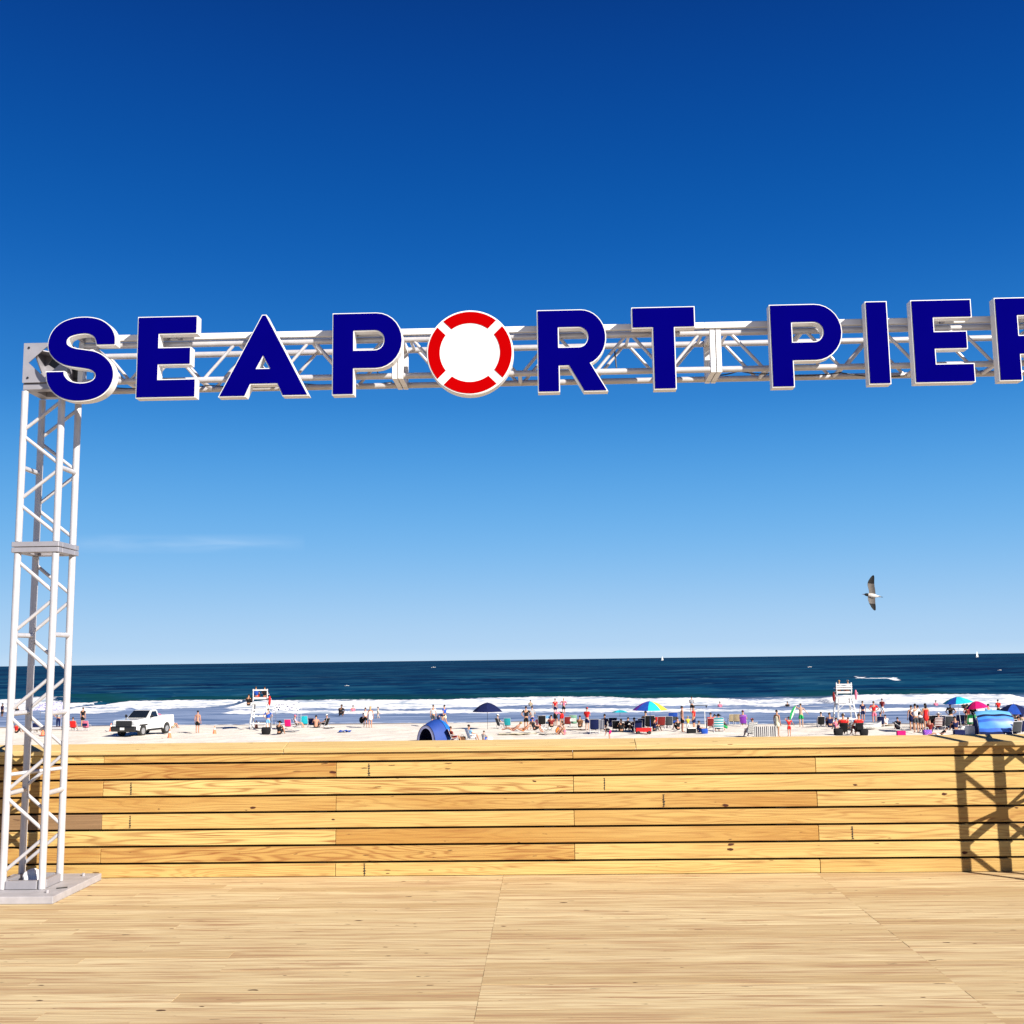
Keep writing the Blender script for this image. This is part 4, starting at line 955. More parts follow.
# ---------- left part of the beach
person(2, 716.5, 'stand', 150, 'person in a dark swimsuit standing in the surf at the left edge of the photo', 'navy', 'black', 'd', 'b', dz=-.3)
person(16.8, 733, 'ground', 160, 'person in red sitting on the sand behind the left post of the truss tower', 'red', 'black', 't', 'b')
b = MB(); G = [[Vector((x, y_, 1.95+.12*cos(x*1.1)+.30*y_/.9+.04*sin(x*5))) for x in np.linspace(-1.4, 1.4, 15)] for y_ in np.linspace(-.9, .9, 7)]
b.grid(G); b.grid([[v-Vector((0, 0, .008)) for v in r] for r in G]); t = thing('shade_canopy', 'pale lavender patterned shade canopy seen behind the truss tower', 'canopy', at(50, 729))
b.build('cloth', spots('lavender_print', (.16, .15, .42), (.60, .58, .74), 6, .45), t)
for x in (-1.35, 1.35):
    for y_ in (-.85, .85): q = MB(); q.tube((x, y_, -.1), (x, y_, 2.0), .015); q.build('pole', ALU, t)
chair(36.5, 733, 190, 'navy beach chair under the lavender patterned canopy', 'navy')
person(36.5, 733, 'sit', 190, 'person in navy sitting in the navy chair under the lavender canopy', 'navy', 'black', 't', 'n')
person(43.5, 734.5, 'ground', 200, 'child in a rust red top sitting beside the navy chair and the cone', 'maroon', 'brown', 't', 'n', scale=.75)
person(58, 729, 'hips', 200, 'person in dark trousers standing under the right end of the lavender canopy', 'grey', 'navy', 't', 'b', kind='trousers')
person(82.5, 727, 'stand', 170, 'person in black standing behind the pink beach chairs near the tower', 'black', 'black', 't', 'b')
chair(73.5, 730.5, 185, 'red beach chair, the left one of the two beside the person in black', 'red', 'maroon')
person(73.3, 730.5, 'sit', 185, 'person in a brown top sitting in the red chair near the tower', 'brown', 'black', 't', 'n')
chair(86.5, 730.5, 178, 'pink and dark beach chair, right of the red one near the tower', 'pink', 'maroon', 'navy')
person(172.3, 728.5, 'ground', 140, 'person sitting on the sand behind the tail of the white truck', 'grey', 'khaki', 'r', 'b')
person(197.4, 733.5, 'stand', 168, 'shirtless man in black shorts standing alone right of the white truck', None, 'black', 'r', 'b')
person(248.3, 722, 'ground', 175, 'person in black sitting by the left side of the left lifeguard stand', 'black', 'black', 't', 'b', P=P1+Vector((-1.05, .1, 2.05-.0)))
t_ = MB(); t_.box((0, 0, 0), (.5, .7, .05)); o = simple('side_shelf', 'white wooden step on the left side of the left lifeguard stand holding a person', 'shelf', t_, mat('white_painted_wood', (.62, .62, .63), .6, 0, .15, 5), P1+Vector((-1.05, .05, 2.02)))
o.parent = gs1; o.location = (-1.05, .05, 2.02); o.name = 'side_shelf'
for k_ in ('label', 'category'): del o[k_]
person(267.8, 731, 'hips', 185, 'person in a blue and white shirt standing right of the left lifeguard stand', 'blue', 'ltblue', 'p', 'n')
bag(266, 734.3, 'dark bag on the sand right of the left lifeguard stand', 'black', 1.4)
person(279.5, 734.5, 'ground', 165, 'person in black with a black hat sitting on the sand under the spotted canopy', 'black', 'black', 't', 'b', hat='hat:black', scale=1.08)
b = MB(); G = [[Vector((x, y_, 1.85+.10*sin((x+1.2)*1.1)+.26*y_/.7+.05*sin(x*7+y_*3))) for x in np.linspace(-1.15, 1.15, 15)] for y_ in np.linspace(-.7, .7, 7)]
b.grid(G); b.grid([[v-Vector((0, 0, .01)) for v in r] for r in G]); t = thing('shade_canopy', 'white shade canopy with dark spots right of the left lifeguard stand', 'canopy', at(286.5, 729.5))
b.build('cloth', spots('dotted_cloth', (.02, .025, .10), (.85, .85, .86), 4.0, .40), t)
for x in (-1.1, 1.1):
    for y_ in (-.65, .65): q = MB(); q.tube((x, y_, -.1), (x, y_, 1.95), .015); q.build('pole', ALU, t)
chair(288.2, 729.5, 180, 'pink beach chair under the white spotted canopy', 'magenta', 'magenta')
towel(290, 731.8, 'white and grey towel on the sand in front of the pink chair', 'grey', 1.5, .7, 10)
chair(297, 728.5, 95, 'black beach chair facing right, left end of the seated group of four', 'black')
person(297, 728.5, 'sit', 95, 'person in a pink top reclining at the left end of the group of four', 'lav', 'brown', 'r', 'n', hat='cap:pink')
chair(304.5, 727.5, 182, 'bright turquoise beach chair with a high back in the seated group', 'turq', 'black', scale=1.2)
chair(312, 727.8, 175, 'navy beach chair just right of the turquoise one', 'navy', 'black')
person(316, 728.2, 'ground', 190, 'bare-shouldered person with black hair sitting right of the navy chair', None, 'black', 'r', 'b', scale=1.15)
chair(325, 728, 250, 'black beach chair under the person in a white hat', 'black')
person(325, 728, 'sit', 250, 'person in a white hat reclining at the right end of the group of four', 'black', 'black', 'r', 'n', hat='hat:white')
towel(329, 728.6, 'small dark towel on the sand right of the group of four', 'dgrey', .9, .5, 0)
towel(345, 732.5, 'blue towel lying alone on the sand left of the blue tent', 'blue', 1.0, .6, 5, .12)
person(341, 716.2, 'crouch', 180, 'dark bather kneeling in the surf left of the two people in white', 'black', 'black', 'd', 'b', dz=-.1, scale=1.3)
person(353, 712.6, 'stand', 180, 'bather in pink low in the water, left of the woman in the white tunic', 'pink', 'navy', 'r', 'n', dz=-1.0)
person(370.3, 728, 'stand', 175, 'woman in a loose white tunic standing at the waterline', 'white', 'white', 'r', 'y', 'long', kind='dress')
person(365.3, 727.6, 'walk', 195, 'person in a white shirt carrying a dark bag, left of the woman in the tunic', 'white', 'black', 'r', 'n', scale=.94)
person(378, 718, 'walk', 90, 'bather in a pale top wading behind the woman in white', 'cream', 'grey', 'p', 'n', dz=-.5, scale=.9)
b = MB(); b.ell((0, 0, .3), (.22, .12, .30), 10, 6); simple('duffel_bag', 'dark bag held low beside the person in the white shirt', 'bag', b, cm('black'), at(361.6, 727.6)+Vector((0, 0, .35)))

# ---------- blue pop-up tent
def popup_tent(px, py, rz):
    P = at(px, py); t = thing('pop_up_tent', 'blue pop-up beach tent with a dark navy opening and pale trim', 'tent', P, radians(rz))
    Rz, Rx_, L_ = 1.30, 1.10, 2.2
    def hoop(u, k=1.0):
        # u 0 front opening .. 1 rear on the ground; bulges in the middle
        r = (.80+.28*sin(min(1, u*1.6)*pi/2)) * sqrt(max(0.0, 1-(max(0, u-.35)/.65)**2.2))
        return [Vector((Rx_*r*k*cos(a), u*L_, Rz*1.12*r*k*sin(a))) for a in np.linspace(0, pi, 19)]
    us = list(np.linspace(0, .45, 6)); us2 = list(np.linspace(.45, 1, 9))
    b = MB(); b.grid([hoop(u) for u in us]); b.build('front_panel', mat('tent_navy_blue', (.003, .045, .28), .7, 0, .1, 3), t)
    b = MB(); b.grid([hoop(u) for u in us2]); b.build('rear_panel', mat('tent_mid_blue', (.012, .15, .58), .45, 0, .1, 3), t)
    b = MB(); b.grid([hoop(u, .97) for u in us+us2[1:]]); b.build('lining', mat('tent_lining', (.008, .01, .09), .8), t)
    # front wall with an oval opening
    h0 = hoop(0, 1.0); inner = [Vector((.74*Rx_*.80*cos(a), -.02, .05+Rz*.80*.88*sin(a))) for a in np.linspace(0, pi, 19)]
    b = MB(); b.grid([h0, inner]); b.grid([[v+Vector((0, .02, 0)) for v in h0], [v+Vector((0, .02, 0)) for v in inner]]); b.build('front_trim', mat('tent_pale_trim', (.50, .50, .72), .6), t)
    b = MB(); b.path([tuple(v) for v in h0], .022, 6); b.build('front_hoop', cm('navy'), t)
    b = MB(); b.path([tuple(v) for v in hoop(.45)], .02, 6); b.build('middle_hoop', cm('navy'), t)
    b = MB(); b.prism([(-.26, .14), (.20, .14), (.06, .62), (-.10, .56)], 'y', 1.05, 1.07); b.build('window', mat('tent_window', (.85, .85, .88), .6), t)
    b = MB(); b.box((0, 1.1, .02), (1.7, 2.1, .02)); b.build('groundsheet', cm('navy'), t)
popup_tent(426, 742.8, -40)
person(433.3, 726.5, 'stand', 170, 'man in a white shirt and dark shorts standing behind the blue tent', 'white', 'dgrey', 't', 'n', scale=1.02)
person(444.5, 726, 'walk', 230, 'person in blue with pale shorts walking behind the blue tent', 'blue', 'cream', 't', 'b')
person(439.3, 726.5, 'bend', 120, 'child in navy leaning over between the two adults behind the tent', 'navy', 'navy', 't', 'b', scale=.9)
towel(446.5, 741, 'dark folded cloth on the sand right of the blue tent', 'navy', .7, .5, 0, .1)
chair(453, 742.5, 100, 'maroon beach chair right of the blue tent', 'maroon', 'maroon', scale=1.05)
person(453, 742.5, 'sit', 120, 'person in maroon slumped in the chair right of the blue tent', 'maroon', 'maroon', 't', 'n', scale=.92)
bag(462.3, 742, 'reddish brown bag between the maroon chair and the striped chair', 'brown', .95)
chair(471, 742, 115, 'blue and white striped beach chair below the navy umbrella', stripes('blue_white_stripe', C_['white'], C_['ltblue'], 2, 70), 'ltblue', scale=1.05)
person(471, 742, 'sit', 135, 'man in a pale blue shirt in the striped chair below the navy umbrella', 'ltblue', 'white', 't', 'b')
person(484, 741, 'ground', 150, 'child in a grey striped top sitting on the sand in front of the striped chair', 'grey', 'blue', 'p', 'n', scale=.72)
bag(490, 742.2, 'white and red bag at the right end of the striped chair group', 'white', .8)
umbrella(at(487.6, 729.5), 'solid navy blue beach umbrella standing between the tent and the sunbathers', ['navy'], height=2.12, rad=1.22, drop=.72, tilt=(0, 0), pole='dgrey')
# ---------- middle
chair(500, 728.6, 120, 'dark teal beach chair holding the person in a white hat, right of the navy umbrella', 'dgrey', 'black')
person(499.6, 728.6, 'sit', 130, 'person in a white hat in a dark chair right of the navy umbrella', 'dgrey', 'grey', 'p', 'n', hat='hat:white')
chair(507.5, 728.4, 178, 'teal and white beach chair right of the person in the white hat', 'teal', 'teal')
person(513.5, 733.6, 'lounge', 250, 'sunbather in a pink swimsuit lying back in front of the person in black', 'pink', 'pink', 'r', 'y', kind='onepiece')
person(523, 734, 'lounge', 262, 'sunbather in an orange swimsuit lying back, right of the one in pink', 'orange', 'orange', 'r', 'n', kind='onepiece')
towel(518, 734.6, 'pale cream towel under the pair of sunbathers', 'cream', 2.9, 1.2, 0)
person(526.3, 730.5, 'hips', 195, 'person in a black top standing left of the one in blue, middle of the beach', 'black', 'black', 't', 'b', scale=1.04)
person(532.4, 729.8, 'hold', 200, 'person in bright blue shorts standing beside the one in black', 'grey', 'blue', 'p', 'n', scale=1.03)
person(538.6, 727.5, 'ground', 180, 'child in pink sitting right of the person in blue shorts', 'pink', 'red', 'r', 'n', scale=1.0)
chair(546.3, 727, 180, 'blue and white beach chair seen from behind, middle of the beach', 'ltblue', 'blue', 'white', scale=1.15)
towel(546, 731.8, 'white beach bag cloth lying in front of the blue and white chair', 'white', .9, .6, 10, .25)
towel(548, 734.9, 'long dark mat on the sand near the fence, below the blue and white chair', 'dgrey', 1.3, .4, 0, .03)
person(556, 726, 'bend', 140, 'person in a pink top bending over bags beside the one in black', 'pink', 'black', 'r', 'n')
person(561.5, 725.8, 'bend', 215, 'person in a black top bending forward in the red and black group', 'black', 'red', 't', 'b')
person(555.3, 714, 'stand', 180, 'bather in red standing in the shallow surf, left of a pair', 'red', 'navy', 'r', 'n', dz=-.2)
person(563.8, 713.5, 'hips', 170, 'bather in pale pink standing in the shallow surf, right of a pair', 'pink', 'black', 'r', 'y', dz=-.2)
chair(567.5, 727, 185, 'maroon beach chair left of the green one', 'maroon', 'black')
chair(573.5, 726.8, 175, 'pale green beach chair seen from behind', 'seagreen', 'green', 'white', scale=1.15)
person(559, 735.5, 'crouch', 100, 'person in an orange swimsuit crouching on the sand near the fence', 'orange', 'orange', 'r', 'n', kind='onepiece')
person(563.8, 735.6, 'ground', 260, 'person in a pink swimsuit sitting beside the one crouching near the fence', 'pink', 'pink', 'r', 'n', kind='onepiece', scale=.9)
chair(594.5, 733.5, 180, 'navy high-backed beach chair in front of the person with the red cap', 'navy', 'navy', scale=1.25)
chair(600, 733, 176, 'navy and grey striped beach chair right of the navy one', stripes('navy_grey_stripe', C_['navy'], C_['grey'], 0, 60), 'navy', scale=1.15)
person(587.3, 731.5, 'hold', 150, 'person in a red top with a red cap holding a chair', 'red', 'navy', 'p', 'n', hat='cap:red')
towel(577, 730.3, 'long narrow dark sheet standing in for the shadow left of the navy chair', 'brown', 1.7, .5, 0, .03)  # flat brown sheet drawn as the chair's cast shadow on the sand
person(609.5, 739.5, 'bend', 250, 'small child in black bending over on the sand right of the striped chair', 'black', 'magenta', 'r', 'b', scale=.62)
umbrella(at(620.3, 731), 'small flat teal umbrella over a person in black', ['teal', 'turq'], height=1.55, rad=.62, drop=.16, pole='grey')
person(621.3, 732.4, 'ground', 180, 'person in black sitting under the small teal umbrella', 'black', 'black', 't', 'b', scale=1.05)
chair(616.4, 732, 170, 'black beach chair left of the person under the teal umbrella', 'black', 'black')
umbrella(at(650.6, 732.5), 'rainbow beach umbrella of purple, blue, turquoise, green and orange panels', ['purple', 'blue', 'turq', 'yellow', 'orange', 'purple', 'pink', 'green'], height=2.28, rad=1.32, drop=.66, rot0=radians(168), pole='blue')
chair(638, 732.4, 186, 'navy beach chair at the left under the rainbow umbrella', 'navy', 'black', scale=1.05)
chair(641.7, 730.5, 178, 'second navy beach chair from the left under the rainbow umbrella', 'navy', 'navy', scale=1.1)
chair(649.5, 730.6, 182, 'black high-backed beach chair beside the pole of the rainbow umbrella', 'black', 'navy', scale=1.35)
b = MB(); b.box((0, 0, .32), (1.1, .5, .26)); pr = []
for sx in (-.4, .4):
    for sy in (-.27, .27): w_ = MB(); w_.tube((sx, sy-.03, .13), (sx, sy+.03, .13), .13, n=14); pr.append(('wheel', w_, mat('tyre_rubber', (.018,)*3)))
h_ = MB(); h_.path([(.55, 0, .3), (.95, 0, .75)], .014); pr.append(('handle', h_, cm('black')))
simple('beach_wagon', 'red beach wagon in front of the chairs under the rainbow umbrella', 'wagon', b, cm('red'), at(643.5, 734.2), 4, None, pr)
chair(657, 727.3, 175, 'red beach chair right of the rainbow umbrella pole', 'red', 'red')
chair(664.8, 726.8, 250, 'red and white beach chair under the sunburnt person right of the rainbow umbrella', 'red', 'red')
person(664.8, 726.8, 'lounge', 255, 'sunburnt person in orange reclining right of the rainbow umbrella', None, 'orange', 'r', 'b', scale=1.1)
chair(672.8, 727.6, 180, 'blue round-backed beach chair right of the reclining sunburnt person', 'blue', 'navy', 'dgrey', scale=1.45)
person(682.6, 732.3, 'stand', 100, 'shirtless man in dark shorts, left of a facing pair', None, 'black', 'r', 'b', scale=1.06)
person(694.3, 732, 'stand', 245, 'man in a red tank top and dark shorts, right of a facing pair', 'red', 'navy', 't', 'b', scale=1.06)
person(688.3, 732.5, 'hold', 170, 'child in a yellow shirt standing between the facing pair', 'yellow', 'white', 'p', 'y', scale=.66)
cooler(691.5, 733.6, 'white and black cooler on the sand in front of the facing pair', 'black', 'white', 1.1)
person(699.2, 733.4, 'ground', 95, 'person in navy sitting on the sand right of the white and black cooler', 'navy', 'navy', 'p', 'n', scale=.95)
bag(704.5, 734.2, 'blue bag on the sand left of the person with white towel shoulders', 'blue', 1.0)
chair(710.4, 729.3, 185, 'maroon beach chair of the person in a red top, left of the teal chair', 'maroon', 'maroon')
person(710.4, 729.3, 'sit', 185, 'person in a red and white top sitting left of the teal chair', 'red', 'white', 'r', 'n', scale=1.12)
b = MB(); b.tube((0, 0, -.1), (0, 0, 1.35), .03); simple('white_post', 'thin white post standing left of the person in the red and white top', 'post', b, cm('white'), at(705.2, 728.4))
chair(718.6, 732.7, 178, 'teal striped high-backed beach chair right of the person in red', stripes('teal_white_stripe', C_['teal'], C_['white'], 2, 45, .4), 'teal', scale=1.3)
person(718.6, 732.2, 'sit', 180, 'person with a black hat sitting in the teal striped chair', 'black', 'black', 't', 'b', hat='hat:black', scale=1.15)
towel(748, 732.3, 'thin dark mat on the sand right of the teal striped chair', 'dgrey', 1.4, .3, 0, .02) if False else None
chair(731.8, 724.6, 186, 'khaki beach chair near the water, left of a pair', 'khaki', 'brown', scale=1.05)
chair(736.8, 724.6, 176, 'khaki beach chair near the water, right of a pair', 'khaki', 'brown', scale=1.05)
person(743.6, 726.5, 'sit', 165, 'person in a purple shirt sitting near the water', 'purple', 'purple', 't', 'n', hat='cap:purple', scale=1.15)
chair(743.6, 726.5, 165, 'purple beach chair under the person in the purple shirt', 'purple', 'purple')
chair(751, 737.3, 200, 'black and white patterned beach chair left of the striped windscreen', stripes('black_white_check', C_['white'], C_['black'], 2, 55), 'black', scale=1.2)
person(751.4, 737.3, 'sit', 200, 'person in a pink cap sitting in the black and white chair', 'navy', 'white', 'r', 'n', hat='cap:pink', scale=1.12)
# striped windscreen
b = MB(); G0 = [Vector((x, .10*sin(x*2.4), 0)) for x in np.linspace(-.78, .78, 22)]
b.grid([[v+Vector((0, 0, .03)) for v in G0], [v+Vector((0, 0, .76)) for v in G0]]); b.grid([[v+Vector((0, .012, .03)) for v in G0], [v+Vector((0, .012, .76)) for v in G0]])
t = thing('windscreen', 'grey and white striped windscreen on the sand near the fence', 'windscreen', at(765.5, 737.8)); b.build('cloth', stripes('grey_stripe_cloth', (.075, .07, .08), C_['white'], 0, 44, .8), t)
for x in (-.78, -.26, .26, .78): q = MB(); q.tube((x, .10*sin(x*2.4), -.1), (x, .10*sin(x*2.4), .84), .014); q.build('stake', cm('white'), t)
person(777.6, 737, 'stand', 130, 'man with dark hair wrapped in a pale towel standing right of the striped windscreen', 'cream', 'grey', 't', 'b', scale=1.0, kind='dress')
person(789.5, 736.5, 'armup', 190, 'child in red holding up a green bodyboard', 'red', 'red', 'r', 'n', scale=.74)
b = MB(); ol = [(.13*sin(u*pi)**.6*(1 if s_ > 0 else -1), -.52+1.04*u) for s_ in (1, -1) for u in (np.linspace(.02, .98, 12) if s_ > 0 else np.linspace(.98, .02, 12))]
b.prism(ol, 'y', -.025, .025); o = simple('bodyboard', 'long green and white bodyboard held up above the child in red', 'board', b, cm('green'), at(789.5, 736.5)+Vector((.27, -.1, 1.62))); o.rotation_euler = (.05, radians(22), 0)
q = MB(); q.prism([(x*.35+.05, y_*.9) for x, y_ in ol], 'y', -.03, -.0255); q.build('stripe', cm('white'), o)
person(801.5, 727.3, 'armup', 170, 'man in green shorts standing with one arm raised at the waterline', None, 'green', 'p', 'n', scale=1.03)
# ---------- right
chair(821, 727.3, 178, 'black beach chair under the person in a white shirt, left of the right lifeguard stand', 'black', 'black')
person(821, 727.3, 'sit', 178, 'person in a white shirt sitting left of the one in navy by the right stand', 'white', 'black', 'p', 'b', scale=1.05)
person(830, 727.2, 'ground', 180, 'person in navy sitting between the person in white and the right lifeguard stand', 'navy', 'navy', 't', 'n', scale=1.2)
for px_, nm_, fc in ((843.5, 'left', 172), (858.2, 'right', 188)):
    chair(px_, 735.3, fc, 'black beach chair under the %s one of the two guards in red' % nm_, 'black', 'black', 'black', frame=mat('black_plastic', (.012, .012, .013)))
    person(px_, 735.3, 'sit', fc, 'seated lifeguard in red with a white cap, %s one of two before the stand' % nm_, 'red', 'maroon', 't', 'n', hat='cap:white', scale=1.3)
bag(838.5, 735.6, 'round black bag beside the left guard in red', 'black', 1.25)
bag(864, 735.4, 'black bag beside the right guard in red', 'black', 1.15)
cooler(855.3, 731.3, 'white cooler between the two guards in red', 'white', 'white', 1.0)
# rescue boat on the sand
b = MB(); rows = []
for k in range(13):
    u = -1+2*k/12; w_ = .62*(1-abs(u)**2.6)+.01; sh_ = .16*abs(u)**2.2
    rows.append([Vector((u*1.25, w_*x, sh_+.42-.40*sqrt(max(0, 1-abs(x)**2.2)))) for x in np.linspace(-1, 1, 11)])
b.grid(rows); b.grid([[v+Vector((0, 0, .03)) for v in r] for r in rows])
rm = MB(); rm.path([tuple(r[0]+Vector((0, 0, .02))) for r in rows], .035); rm.path([tuple(r[-1]+Vector((0, 0, .02))) for r in rows], .035)
th = MB(); th.box((0, 0, .34), (.22, 1.1, .03)); th.box((.6, 0, .34), (.18, .86, .03))
simple('rowing_boat', 'small white boat lying on the sand right of the two guards in red', 'boat', b, mat('white_gelcoat', (.8, .8, .8), .3), at(866.5, 729.5), 12, None, (('gunwale', rm, cm('grey')), ('thwart', th, cm('khaki'))))
towel(875, 726.2, 'long tan towel on the sand behind the white boat', 'khaki', 3.0, 1.0, 3, .04)
person(863.3, 720.5, 'stand', 185, 'person in navy standing in the shallows right of the right lifeguard stand', 'navy', 'navy', 't', 'n', dz=-.1)
person(874.6, 724.4, 'hips', 175, 'man in a red shirt standing at the waterline right of the person in navy', 'red', 'pink', 'r', 'n', scale=1.05)
person(882.6, 713.5, 'hold', 150, 'bather in red and white standing in the surf behind the man in the red shirt', 'maroon', 'white', 'r', 'b', dz=-.35)
chair(880.7, 727.2, 170, 'navy beach chair at the waterline below the man in the red shirt', 'navy', 'black')
person(880.7, 727.2, 'sit', 170, 'person in navy sitting at the waterline below the man in the red shirt', 'navy', 'black', 't', 'n')
person(885.7, 725.4, 'ground', 175, 'person in white sitting right of the navy chair at the waterline', 'white', 'white', 'r', 'n', scale=.9)
cooler(901.2, 736.6, 'bright magenta cooler on the sand near the fence', 'magenta', 'magenta', .98, 0)
# lounger
t = thing('sun_lounger', 'low grey sun lounger with raised back left of the standing group', 'lounger', at(905.5, 730.8), radians(0))
b = MB(); 
for y_ in (-.3, .3): b.path([(-.85, y_, .62), (-.35, y_, .25), (.85, y_, .25)], .016); b.tube((-.2, y_, 0), (-.2, y_, .25), .014); b.tube((.75, y_, 0), (.75, y_, .25), .014)
b.build('frame', ALU, t); b = MB(); b.box((.25, 0, .265), (1.2, .56, .02)); b.build('seat', cm('dgrey'), t); b = MB(); b.box((-.6, 0, .45), (.62, .56, .02), Matrix.Rotation(radians(36), 3, 'Y')); b.build('backrest', cm('dgrey'), t)
person(912.3, 731, 'stand', 175, 'person in a long navy top, leftmost of the standing group by the big blue shelter', 'navy', 'navy', 't', 'b', scale=1.02, kind='dress')
person(916.5, 733, 'hips', 190, 'person in a white shirt in the standing group, right of the one in navy', 'white', 'dgrey', 't', 'b', scale=1.12)
person(921.5, 732, 'bend', 200, 'person in dark green shorts leaning over in the standing group', 'white', 'dgrey', 't', 'b', scale=1.0)
person(926.6, 730.6, 'stand', 195, 'woman in a red dress at the right end of the standing group', 'red', 'red', 't', 'b', 'long', kind='dress', scale=1.08)
chair(932.3, 730, 178, 'black beach chair right of the woman in the red dress', 'black', 'black', scale=1.25)
chair(938.5, 730.2, 180, 'maroon striped beach chair of the person in a white hat', stripes('maroon_white_stripe', C_['maroon'], C_['white'], 2, 60), 'maroon', scale=1.1)
person(938.4, 730.2, 'sit', 180, 'person in a striped red top and white hat in the maroon striped chair', 'pink', 'maroon', 'r', 'g', hat='hat:white', scale=1.1)
chair(944.8, 730, 183, 'navy beach chair left of the standing person in black', 'navy', 'navy', scale=1.25)
chair(949.2, 730.2, 175, 'dark grey beach chair directly in front of the person in a black shirt', 'dgrey', 'navy', scale=1.2)
person(951.6, 729, 'hips', 185, 'person in a black shirt standing behind the row of dark chairs', 'black', 'grey', 't', 'n', scale=1.04)
chair(959.6, 728.6, 180, 'navy beach chair left of the white umbrella pole', 'navy', 'black', scale=1.2)
bag(927.5, 736.6, 'purple flowered bag on the sand near the fence', 'purple', 1.15, m=spots('flower_print', (.5, .08, .45), (.14, .05, .35), 14, .3))
person(940, 738.6, 'lounge', 268, 'dark-haired person lying on a white towel near the fence', 'black', 'white', 'r', 'n', scale=.8)
towel(938.5, 736.3, 'white towel on the sand under the dark-haired person near the fence', 'white', 1.8, 1.0, 0, .08)
cooler(959.2, 737.2, 'navy cooler with a white band near the fence', 'navy', 'navy', 1.2, 0)
b = MB(); b.box((0, 0, .62), (1.1, .6, .05)); pr = []
for x in (-.5, .5):
    for y_ in (-.25, .25): q = MB(); q.tube((x, y_, 0), (x, y_, .6), .016); pr.append(('leg', q, ALU))
q = MB(); G = [[Vector((x, -.31+.02*sin(x*9), z)) for x in np.linspace(-.56, .56, 14)] for z in (.06, .64)]; q.grid(G); pr.append(('cloth', q, cm('white')))
simple('folding_table', 'small table under a white cloth left of the big blue shelter', 'table', b, cm('white'), at(969.6, 735.5), 0, None, pr)
umbrella(at(961.9, 729.8), 'blue and turquoise beach umbrella on a white pole left of the magenta one', ['turq', 'turq', 'turq', 'turq', 'blue', 'turq', 'turq', 'turq'], height=2.38, rad=1.05, drop=.42, tilt=(-.10, -.04), rot0=.3)
umbrella(at(981, 729), 'magenta and navy beach umbrella behind the big blue shelter', ['navy', 'navy', 'magenta', 'navy', 'magenta', 'magenta', 'magenta', 'navy'], height=2.02, rad=.82, drop=.5, tilt=(-.12, 0), rot0=.3)
chair(965.4, 728, 180, 'orange and brown beach chair just right of the white umbrella pole', 'brown', 'orange', scale=1.15)
person(965.6, 728, 'sit', 185, 'sunburnt person sitting just right of the white umbrella pole', None, 'brown', 'r', 'b', scale=1.1)
chair(971.2, 728.6, 176, 'olive green beach chair between the umbrella pole and the blue shelter', 'green', 'khaki', 'white', scale=1.25)
# big blue shelter seen from behind
t = thing('beach_shelter', 'big light blue beach shelter with a navy stripe seen from behind near the right edge', 'shelter', at(995, 735.8), radians(-2))
def sec(v, k=1.0):
    a = v*pi/2; return (.12-1.35*0+1.25*(1-cos(a)) if False else 1.15*(sin(a*.98)**1.6), 1.72*k*sin(a)**.0*(v**.85))
def shell(v0, v1, n, inn=0):
    G = []
    for v in np.linspace(v0, v1, n):
        y_ = -.55+.95*v**2.4; z = 1.68*(1-(1-v)**1.45)
        G.append([Vector((x*(1-.06*v), y_-.16*(1-(x/1.38)**2)+inn, z*(1-.10*abs(x/1.38)**3)+.018*sin(x*5+v*7)*(v > .1)-inn)) for x in np.linspace(-1.22, 1.22, 23)])
    return G
LB = mat('shelter_light_blue', (.045, .24, .68), .45, 0, .18, 1.6); 
for nm_, a, b_, m in (('lower_panel_shade', 0, .13, cm('navy')), ('lower_stripe', .13, .24, mat('shelter_deep_blue', (.015, .10, .50), .5, 0, .2, 2)), ('back_panel', .24, .46, LB), ('middle_stripe', .46, .56, mat('shelter_deep_blue', (.015, .10, .50), .5, 0, .2, 2)), ('upper_panel', .56, .66, LB), ('stripe', .66, .75, cm('navy')), ('roof_panel', .75, 1.0, mat('shelter_pale_blue', (.14, .42, .76), .45, 0, .1, 2))):  # navy of the lowest panel puts the bottom shading into the colour
    q = MB(); q.grid(shell(a, b_, 8)); q.grid(shell(a, b_, 8, .012)); q.build(nm_, m, t)
for sg in (-1, 1):
    q = MB(); q.path([(sg*1.22, -.55+.95*v**2.4, 1.68*.92*(1-(1-v)**1.45)) for v in np.linspace(0, 1, 9)], .016); q.build('pole', cm('grey'), t)
    q = MB(); G = [[Vector((sg*1.21, y_, z)) for y_ in np.linspace(-.53+.9*(z/1.5)**1.6, .55, 5)] for z in (0.02, .5, 1.0, 1.42)]; q.grid(G); q.build('side_panel', cm('navy'), t)
q = MB(); q.ell((.35, -.98, .1), (.06, .04, .12), 8, 5); q.build('sand_pocket', cm('white'), t)
person(989.7, 728.5, 'stand', 180, 'dark-haired bather standing behind the big blue shelter, only the head above it', 'ltblue', 'navy', 't', 'b')
umbrella(at(1015, 733.5), 'large navy beach umbrella cut by the right edge of the photo', ['navy', 'navy', 'blue'], height=1.98, rad=1.25, drop=.66, tilt=(.02, 0), pole='dgrey')
person(1013.8, 733, 'stand', 150, 'person in a grey top standing under the large navy umbrella at the right edge', 'grey', 'black', 'p', 'b', scale=.86)
person(1019.3, 732.4, 'ground', 200, 'person in a white top sitting under the large navy umbrella at the right edge', 'white', 'dgrey', 't', 'b', scale=1.15)
chair(1020.5, 736, 180, 'navy beach chair under the large navy umbrella', 'navy', 'navy', scale=1.2)
chair(1010.5, 735.2, 184, 'black beach chair between the blue shelter and the large navy umbrella', 'black', 'navy', scale=1.25)
